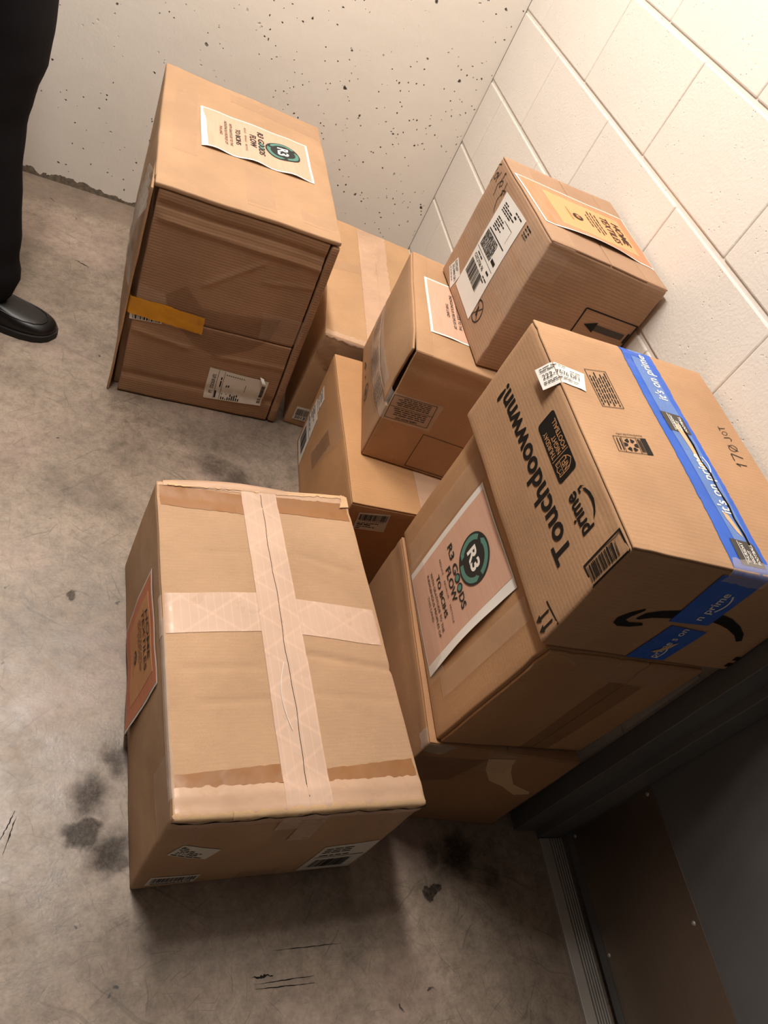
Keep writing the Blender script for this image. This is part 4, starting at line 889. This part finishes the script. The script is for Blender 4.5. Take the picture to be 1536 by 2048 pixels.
for j in range(3):
    a = math.pi / 2 + j * 2 * math.pi / 3
    for s in (-1, 1):
        b = a + s * 0.52; k.poly([(0.0358 + 0.0065 * math.cos(b - 0.3), 0.0165 + 0.0065 * math.sin(b - 0.3)), (0.0358 + 0.0135 * math.cos(b - 0.33), 0.0165 + 0.0135 * math.sin(b - 0.33)), (0.0358 + 0.0135 * math.cos(b + 0.33), 0.0165 + 0.0135 * math.sin(b + 0.33)), (0.0358 + 0.0065 * math.cos(b + 0.3), 0.0165 + 0.0065 * math.sin(b + 0.3))])
B.ink('printed_mark', 'top', Qi, k, M['ink'], B.e, 0.066, 0.033, 0.0009)
Qi = [(0.296, 0.214), (0.305, 0.311), (0.330, 0.319), (0.325, 0.221)]
k = Ink().line([(0.006, 0.002), (0.010, 0.024), (0.004, 0.017)], 0.0016).line([(0.016, 0.024), (0.032, 0.024), (0.022, 0.001)], 0.0016).ring(0.044, 0.012, 0.0085, 0.0100, n=24, sx=0.75).line([(0.037, 0.003), (0.051, 0.021)], 0.0014)
k.line([(0.068, 0.020), (0.068, 0.006), (0.063, 0.003), (0.060, 0.007)], 0.0014).ring(0.078, 0.012, 0.0055, 0.0068, n=20, sx=0.7).line([(0.084, 0.020), (0.095, 0.020)], 0.0014).line([(0.0895, 0.020), (0.0895, 0.004)], 0.0014)
B.ink('handwriting', 'top', Qi, k, M['ink'], B.e, 0.096, 0.026, 0.0009)
Ql = [(-0.026, 0.362), (0.054, 0.346), (0.040, 0.300), (-0.026, 0.316)]
lf = lambda u, v: 0.010 * max(0, 0.30 - u) / 0.30
p = B.patch('sticker', 'topleft', Ql, M['paper'], 0.0014, 0.004, lift=lf, label='white sticker folded over the box edge')
B.ink('lettering', 'topleft', Ql, Ink().text('222-7576 DF1', 0.036, 0.0185, 0.0095, 0.058, bold=0.004).words(0.006, 0.039, 0.05, 0.002, 1).words(0.006, 0.034, 0.03, 0.002, 2).words(0.006, 0.011, 0.05, 0.002, 3).words(0.006, 0.008, 0.065, 0.002, 4).words(0.05, 0.033, 0.068, 0.002, 5), M['ink'], p, 0.076, 0.046, 0.0026, lf)
# ---- large low box in the foreground
B = Carton('cardboard_box', 'large low box in front with pale fibre tape crossed over its lid', {
 (0,0,0):(-0.7828,-2.1161,0), (0,0,1):(-0.7798,-2.1101,0.3042), (0,1,0):(-0.8456,-1.4716,0), (0,1,1):(-0.8396,-1.4975,0.3042),
 (1,0,0):(-0.3908,-2.0869,0), (1,0,1):(-0.3831,-2.0809,0.3042), (1,1,0):(-0.4569,-1.4459,0), (1,1,1):(-0.4544,-1.4437,0.3042)},
 0.3951, 0.6364, 0.3042, (0.004, 0.0, 0.003, 0.006, 0.002), 9.9, 0.006, 0.002,
 (('top', (0.24, 0.262), (0.395, 0.236), -0.0045, 0.0055), ('top', (0.26, 0.475), (0.37, 0.44), -0.003, 0.005), ('top', (0.24, 0.19), (0.38, 0.175), -0.0015, 0.005), ('top', (0.05, 0.175), (0.16, 0.18), -0.0022, 0.005), ('top', (0.0, 0.032), (0.395, 0.030), 0.002, 0.010),
  ('top', (0.0, 0.60), (0.395, 0.59), -0.002, 0.010), ('front', (0.0, 0.285), (0.395, 0.285), 0.002, 0.008), ('top', (0.03, 0.235), (0.15, 0.238), -0.0022, 0.005), ('top', (0.06, 0.47), (0.16, 0.475), -0.0015, 0.005)))
B.closed_top(M['kraft9'], 0.2005, 0.0025, step=0.006)
w_, d_, h_ = B.w, B.d, B.h
for a, b in ((0.001, 0.163), (0.232, 0.394)):
    B.patch('scuffed_tape', 'top', [(a, 0.628), (b, 0.615), (b, 0.566), (a, 0.578)], M['scuff'], 0.0007, 0.008, rag=0.003)
    B.patch('scuffed_tape', 'top', [(a, 0.063), (b, 0.073), (b, 0.044), (a, 0.042)], M['scuff'], 0.0007, 0.008, rag=0.003)
B.patch('packing_tape', 'topback', [(0.002, d_ + 0.02), (w_ - 0.002, d_ + 0.02), (w_ - 0.002, 0.612), (0.002, 0.626)], M['tantape'], 0.0010, 0.006, rag=0.004)
B.patch('packing_tape', 'topfront', [(0.002, 0.044), (w_ - 0.002, 0.044), (w_ - 0.002, -0.030), (0.002, -0.030)], M['tantape'], 0.0010, 0.005, rag=0.005)
B.patch('fibre_tape', 'topleft', [(-0.02, 0.378), (0.18, 0.385), (0.18, 0.306), (-0.02, 0.299)], M['fibtape'], 0.0010)
B.patch('fibre_tape', 'topright', [(0.22, 0.377), (w_ + 0.05, 0.350), (w_ + 0.05, 0.277), (0.22, 0.302)], M['fibtape'], 0.0010)
B.patch('fibre_tape', 'topfront', [(0.163, 0.632), (0.207, 0.632), (0.207, -0.06), (0.163, -0.06)], M['fibtape'], 0.0015, 0.008)
B.patch('fibre_tape', 'topfront', [(0.199, 0.640), (0.234, 0.640), (0.237, -0.11), (0.199, -0.11)], M['fibtape'], 0.0019, 0.008)
B.patch('clear_tape', 'front', [(0.165, 0.27), (0.240, 0.268), (0.248, 0.155), (0.175, 0.158)], M['clear'], 0.0024, 0.008, rag=0.002)
B.patch('clear_tape', 'leftfront', [(d_ - 0.10, 0.302), (d_ + 0.055, 0.302), (d_ + 0.055, 0.215), (d_ - 0.10, 0.215)], M['clear'], 0.0014, 0.006, rag=0.003)
B.patch('clear_tape', 'topleft', [(-0.012, 0.33), (0.004, 0.33), (0.004, 0.03), (-0.012, 0.03)], M['clearw'], 0.0016, 0.004)
B.patch('clear_tape', 'front', [(0.345, 0.285), (0.394, 0.285), (0.394, 0.22), (0.345, 0.22)], M['clear'], 0.0010, 0.008)
B.patch('clear_tape', 'front', [(0.17, 0.04), (0.24, 0.045), (0.24, 0.002), (0.17, 0.002)], M['clearm'], 0.0010, 0.008)
for a, b, hh in ((0.0, 0.10, 0.002), (0.085, 0.20, 0.0035), (0.19, 0.30, 0.0025), (0.29, 0.394, 0.003)):
    B.patch('torn_edge', 'topfront', [(a, 0.006), (b, 0.006), (b, -0.007), (a, -0.006)], M['torn'], hh, 0.004, rag=0.006)
for a, b, hh in ((0.02, 0.20, 0.003), (0.19, 0.39, 0.002)):
    B.patch('torn_edge', 'topback', [(a, d_ + 0.008), (b, d_ + 0.008), (b, d_ - 0.010), (a, d_ - 0.012)], M['torn'], hh, 0.004, rag=0.006)
B.patch('lifted_flap', 'topback', [(0.012, d_ + 0.028), (0.300, d_ + 0.020), (0.300, d_ - 0.012), (0.012, d_ - 0.012)], M['tantape'], 0.002, 0.008, lift=lambda u, v: 0.020 * max(0.0, math.sin(min(1, u * 1.1 + 0.05) * math.pi)) ** 0.7 * v, rag=0.002)
tg = [(i * w_ / 40, h_ - 0.0055 + 0.0022 * math.sin(i * 1.3) * math.sin(i * 0.37)) for i in range(41)]
B.shape('torn_gap_shade', 'front', tg + [(a, b - 0.0008 - 0.0018 * abs(math.sin(i * 0.9))) for i, (a, b) in list(enumerate(tg))[::-1]], M['gap'], 0.0042)  # shade of the crack below the torn edge, painted as a ragged strip
sm = [(0.2005 + 0.0006 * math.sin(i * 1.7) + 0.0012 * math.sin(i * 0.6), 0.635 - i * 0.0205) for i in range(31)]
B.shape('seam', 'top', [(a + 0.00045, b) for a, b in sm] + [(a - 0.00045, b) for a, b in sm[::-1]], M['gap'], 0.0023)  # thin dark line laid on the tape as the shade of the seam
# torn scrap and loose fibre on the lid
B.shape('torn_scrap', 'top', [(0.372, 0.600), (0.392, 0.603), (0.393, 0.630), (0.381, 0.634), (0.379, 0.618)], M['torn'], 0.004)
k = Ink().line([(0.192 - 0.012 * math.sin(i / 14 * 3.0), 0.245 - i * 0.0085) for i in range(15)], 0.0009)
B.ink('loose_fibre', 'top', [(0, d_), (w_, d_), (w_, 0), (0, 0)], k, M['paper'], B.e, w_, d_, 0.004)
cur = lambda u, v: 0.0006 + 0.013 * max(0, 0.55 - v) / 0.55 * max(0, u - 0.35) ** 1.5 + 0.0008 * math.sin(u * 7) ** 2
home_sheet(B, 'left', [(0.174, 0.257), (0.406, 0.262), (0.392, 0.034), (0.173, 0.016)], lift=cur)
Q = [(0.039, 0.203), (0.102, 0.175), (0.088, 0.134), (0.023, 0.165)]
p = B.patch('sticker', 'front', Q, M['greypaper'], 0.0010, label='white sticker with small print, set askew')
W, H = math.dist(Q[3], Q[2]), math.dist(Q[3], Q[0])
B.ink('lettering', 'front', Q, Ink().words(W * .06, H * .82, W * .3, .003, 1).words(W * .06, H * .7, W * .34, .003, 2).words(W * .06, H * .55, W * .5, .003, 3).text('211-3426', W * .38, H * .2, H * .18, W * .55, bold=.01).words(W * .15, H * .42, W * .85, .003, 4).words(W * .05, H * .06, W * .9, .003, 5), M['ink'], p, h=0.0014)
barcode_label(B, 'front', [(0.022, 0.063), (0.102, 0.056), (0.099, 0.016), (0.019, 0.022)], '90028263378', 14, top=0.86, bot=0.38, dig=0.17)
ship_label(B, 'front', [(0.288, 0.139), (0.387, 0.146), (0.384, 0.010), (0.278, 0.020)], 33)

# ================================================================ the person standing at the left (seen from the thigh down)
def cloth(name, rgb, rough):
    k = NT(name, rough, lin(rgb), spec=0.15); c = k.coord('Object')
    k.base(k.ramp(k.noise(c, 12.0, 3), [(0.3, lin(rgb)), (0.7, lin(tuple(x + 5 for x in rgb)))]))
    k.normal(k.bump(k.noise(c, 900.0, 2), 0.15, 0.001, k.bump(k.noise(k.mapping(c, (9, 9, 2.5)), 1.0, 3), 0.25, 0.02))); return k.m
M['trouser'] = cloth('black_trouser_cloth', (27, 26, 29), 0.85)
M['jacket'] = cloth('dark_jacket_cloth', (30, 29, 32), 0.85)
M['leather'] = plain('black_leather', (18, 15, 15), 0.34)
M['sole'] = plain('black_rubber', (16, 14, 14), 0.6)
M['skin'] = plain('skin', (196, 150, 124), 0.55)
M['hair'] = plain('dark_hair', (38, 28, 24), 0.6)
pe = bpy.data.objects.new('person', None); COL.objects.link(pe); PO = Vector((-1.30, -0.68, 0.0)); pe.location = PO
tag(pe, 'person in black trousers and black leather loafers standing beside the tall box', 'person')
def loft(rings, n=28, cap=(True, True)):
    V = []; F = []
    for c, ex, ey in rings:
        for i in range(n):
            a = 2 * math.pi * i / n; V.append(Vector(c) + Vector(ex) * math.cos(a) + Vector(ey) * math.sin(a))
    for r in range(len(rings) - 1):
        for i in range(n):
            j = (i + 1) % n; F.append([r * n + i, r * n + j, (r + 1) * n + j, (r + 1) * n + i])
    if cap[0]: F.append(list(range(n))[::-1])
    if cap[1]: F.append([(len(rings) - 1) * n + i for i in range(n)])
    return V, F
def interp(tab, z):
    for a, b in zip(tab[:-1], tab[1:]):
        if a[0] <= z <= b[0]:
            t = (z - a[0]) / (b[0] - a[0]); t = t * t * (3 - 2 * t); return [p + (q - p) * t for p, q in zip(a[1:], b[1:])]
    return tab[-1][1:]
LEG = [(0.055, -1.272, 0.078, 0.070), (0.126, -1.265, 0.083, 0.070), (0.22, -1.266, 0.080, 0.072), (0.33, -1.272, 0.080, 0.074), (0.42, -1.279, 0.079, 0.074), (0.50, -1.274, 0.080, 0.076),
       (0.57, -1.270, 0.083, 0.080), (0.65, -1.258, 0.091, 0.084), (0.72, -1.256, 0.094, 0.090), (0.80, -1.262, 0.100, 0.094), (0.88, -1.285, 0.112, 0.100), (0.95, -1.320, 0.085, 0.085)]
V = []; F = []
for dx, yl, yh in ((0.0, -0.745, -0.715), (-0.20, -0.49, -0.535)):
    rings = []
    for i in range(41):
        z = 0.055 + (0.95 - 0.055) * i / 40; cx, rx, ry = interp(LEG, z); t = i / 40
        cx = cx + dx * (1 - max(0, t - 0.35) / 0.65 * 0.62); wr_ = 0.0035 * math.sin(z * 60 + dx * 9) * math.exp(-((z - 0.14) / 0.09) ** 2) + 0.003 * math.sin(z * 34) * math.exp(-((z - 0.5) / 0.1) ** 2)
        cy = yl + (yh - yl) * t
        hem = 0.02 if i == 0 else 0.0
        rings.append(((cx, cy, z), (rx + wr_, 0, hem * 2.2), (0, ry + wr_, 0)))
    v, f = loft(rings, 32, (False, False)); k = len(V); V += v; F += [[a + k for a in q] for q in f]
rings = [((-1.335, -0.625, z), (rx, 0, 0), (0, ry, 0)) for z, rx, ry in ((0.80, 0.120, 0.165), (0.86, 0.140, 0.185), (0.93, 0.140, 0.182), (1.0, 0.128, 0.172), (1.06, 0.122, 0.165))]
v, f = loft(rings, 32); k = len(V); V += v; F += [[a + k for a in q] for q in f]
mesh_obj('trousers', [p - PO for p in V], F, M['trouser'], pe, None, True)
def shoe(tip, heel_dx, yaw):
    c, s_ = math.cos(yaw), math.sin(yaw); L = 0.288
    def W(l, y, z): return Vector((tip[0] + (l - L) * c - y * s_, tip[1] + (l - L) * s_ + y * c, z)) - PO
    prof = [(0.0, 0.016, 0.045), (0.006, 0.027, 0.066), (0.03, 0.034, 0.084), (0.07, 0.0365, 0.088), (0.11, 0.0385, 0.086), (0.145, 0.044, 0.074), (0.18, 0.050, 0.060), (0.215, 0.0525, 0.050), (0.245, 0.049, 0.044), (0.265, 0.041, 0.039), (0.278, 0.030, 0.034), (0.2855, 0.017, 0.028), (0.288, 0.004, 0.022)]
    rows = []; n = 22
    for l, hw, tp_ in prof:
        row = []
        for i in range(n + 1):
            a = math.pi * i / n; x = math.cos(a); y = math.sin(a)
            row.append(W(l, math.copysign(abs(x) ** 0.62, x) * hw, 0.016 + (tp_ - 0.016) * y ** 0.75))
        rows.append(row)
    V = [p for r in rows for p in r]; F = []
    for r in range(len(rows) - 1):
        for i in range(n): F.append([r * (n + 1) + i, (r + 1) * (n + 1) + i, (r + 1) * (n + 1) + i + 1, r * (n + 1) + i + 1])
    F.append(list(range(n + 1)))
    u = mesh_obj('shoe', V, F, M['leather'], pe, None, True)
    m_ = u.modifiers.new('s', 'SUBSURF'); m_.levels = 2; m_.render_levels = 2
    # sole: outline slightly wider than the upper, with a heel block
    out = [(l, hw * 1.05 + 0.003) for l, hw, _ in prof]; out[-1] = (0.2915, 0.008)
    loop = [(l, h) for l, h in out] + [(l, -h) for l, h in out[::-1]]
    V = [W(l, y, z) for z in (0.0, 0.018) for l, y in loop]; N = len(loop)
    F = [list(range(N))[::-1], list(range(N, 2 * N))] + [[i, (i + 1) % N, N + (i + 1) % N, N + i] for i in range(N)]
    mesh_obj('sole', V, F, M['sole'], u)
    # raised apron seam round the toe and a strap over the instep
    def onto(l, y):
        for a, b in zip(prof[:-1], prof[1:]):
            if a[0] <= l <= b[0]:
                t = (l - a[0]) / (b[0] - a[0]); hw = a[1] + (b[1] - a[1]) * t; tp_ = a[2] + (b[2] - a[2]) * t
                q = min(1, abs(y) / hw) ** (1 / 0.62); return 0.016 + (tp_ - 0.016) * max(0, 1 - q * q) ** 0.375
        return 0.03
    pts = [(0.13, 0.036), (0.16, 0.038), (0.19, 0.040), (0.215, 0.039), (0.24, 0.033), (0.257, 0.022), (0.264, 0.008), (0.264, -0.008), (0.257, -0.022), (0.24, -0.033), (0.215, -0.039), (0.19, -0.040), (0.16, -0.038), (0.13, -0.036)]
    V = []; F = []; nn = 6
    for i, (l, y) in enumerate(pts):
        a = pts[max(0, i - 1)]; b = pts[min(len(pts) - 1, i + 1)]; dx_, dy_ = b[0] - a[0], b[1] - a[1]; q = math.hypot(dx_, dy_)
        for k_ in range(nn):
            t = 2 * math.pi * k_ / nn; o = 0.0017 * math.cos(t); V.append(W(l - dy_ / q * o, y + dx_ / q * o, onto(l, y) + 0.0004 + 0.0017 * math.sin(t)))
    for i in range(len(pts) - 1):
        for k_ in range(nn): F.append([i * nn + k_, i * nn + (k_ + 1) % nn, (i + 1) * nn + (k_ + 1) % nn, (i + 1) * nn + k_])
    mesh_obj('apron_seam', V, F, M['leather'], u, None, True)
    V = []; F = []
    for l in (0.128, 0.132, 0.150, 0.154):
        for i in range(17):
            y = -0.043 + 0.086 * i / 16; V.append(W(l, y, onto(l, y) + (0.0022 if 0.13 < l < 0.153 else 0.0)))
    for r in range(3):
        for i in range(16): F.append([r * 17 + i, (r + 1) * 17 + i, (r + 1) * 17 + i + 1, r * 17 + i + 1])
    mesh_obj('strap', V, F, M['leather'], u, None, True)
shoe((-1.082, -0.772, 0), 0, -0.12)
shoe((-1.315, -0.470, 0), 0, 0.10)
# upper body, above the frame: jacket with hands in its pockets, neck and head
bm = bmesh.new()
sk = [((-1.335, -0.625, 0.90), .15), ((-1.345, -0.625, 1.12), .14), ((-1.35, -0.625, 1.32), .155), ((-1.35, -0.625, 1.43), .10), ((-1.345, -0.625, 1.49), .062),
      ((-1.355, -0.81, 1.40), .075), ((-1.42, -0.875, 1.12), .052), ((-1.30, -0.845, 0.93), .046), ((-1.355, -0.44, 1.40), .075), ((-1.42, -0.375, 1.12), .052), ((-1.30, -0.405, 0.93), .046)]
vs = [bm.verts.new(Vector(p) - PO) for p, _ in sk]
for a, b in ((0, 1), (1, 2), (2, 3), (3, 4), (2, 5), (5, 6), (6, 7), (2, 8), (8, 9), (9, 10)): bm.edges.new((vs[a], vs[b]))
me = bpy.data.meshes.new('jacket'); bm.to_mesh(me); bm.free(); me.materials.append(M['jacket'])
jk = bpy.data.objects.new('jacket', me); COL.objects.link(jk); jk.parent = pe
md = jk.modifiers.new('skin', 'SKIN'); md.use_smooth_shade = True
for i, (_, r) in enumerate(sk):
    me.skin_vertices[0].data[i].radius = (r, r * (1.15 if i < 3 else 1.0)); me.skin_vertices[0].data[i].use_root = (i == 0)
jk.modifiers.new('sub', 'SUBSURF').levels = 2
v, f = loft([(Vector((-1.325, -0.625, z)) - PO, (rx, 0, 0), (0, ry, 0)) for z, rx, ry in ((0.80, 0.172, 0.212), (0.86, 0.168, 0.206), (0.95, 0.158, 0.196), (1.05, 0.145, 0.180), (1.15, 0.130, 0.165))], 32, (False, True)); mesh_obj('jacket_skirt', v, f, M['jacket'], jk, None, True)
hd = []
for z, rx, ry, ox in ((1.46, .052, .052, -.01), (1.50, .054, .054, -.008), (1.525, .070, .060, .012), (1.545, .090, .066, .012), (1.575, .098, .072, .008), (1.61, .102, .076, .004), (1.65, .104, .079, 0), (1.69, .100, .077, -.004), (1.72, .084, .066, -.008), (1.742, .052, .042, -.01), (1.75, .012, .01, -.01)):
    hd.append((Vector((-1.335 + ox, -0.625, z)) - PO, (rx, 0, 0), (0, ry, 0)))
v, f = loft(hd, 28)
for p in v:     # nose, brow and eye hollows on the +x side
    q = p + PO
    if q.x > -1.26:
        q.x += 0.026 * math.exp(-((q.y + 0.625) / 0.014) ** 2 - ((q.z - 1.592) / 0.020) ** 2) - 0.008 * (math.exp(-((q.y + 0.593) / 0.016) ** 2 - ((q.z - 1.625) / 0.012) ** 2) + math.exp(-((q.y + 0.657) / 0.016) ** 2 - ((q.z - 1.625) / 0.012) ** 2))
        p.x = q.x - PO.x
hm = mesh_obj('head', v, f, M['skin'], pe, None, True)
hr = []
for z, rx, ry, ox in ((1.58, .088, .079, -.022), (1.62, .096, .083, -.018), (1.66, .104, .086, -.010), (1.70, .106, .084, -.006), (1.735, .084, .068, -.010), (1.758, .050, .042, -.012), (1.766, .010, .01, -.012)):
    hr.append((Vector((-1.335 + ox, -0.625, z)) - PO, (rx, 0, 0), (0, ry, 0)))
v, f = loft(hr, 28); mesh_obj('hair', v, f, M['hair'], hm, None, True)
for sy in (-1, 1):
    v, f = loft([(Vector((-1.34, -0.625 + sy * (0.076 + 0.004 * i), 1.61)) - PO, (0.012 + 0.008 * math.sin(i), 0, 0.004), (0, 0, 0.022 + 0.008 * math.sin(i))) for i in range(4)], 14); mesh_obj('ear', v, f, M['skin'], hm, None, True)
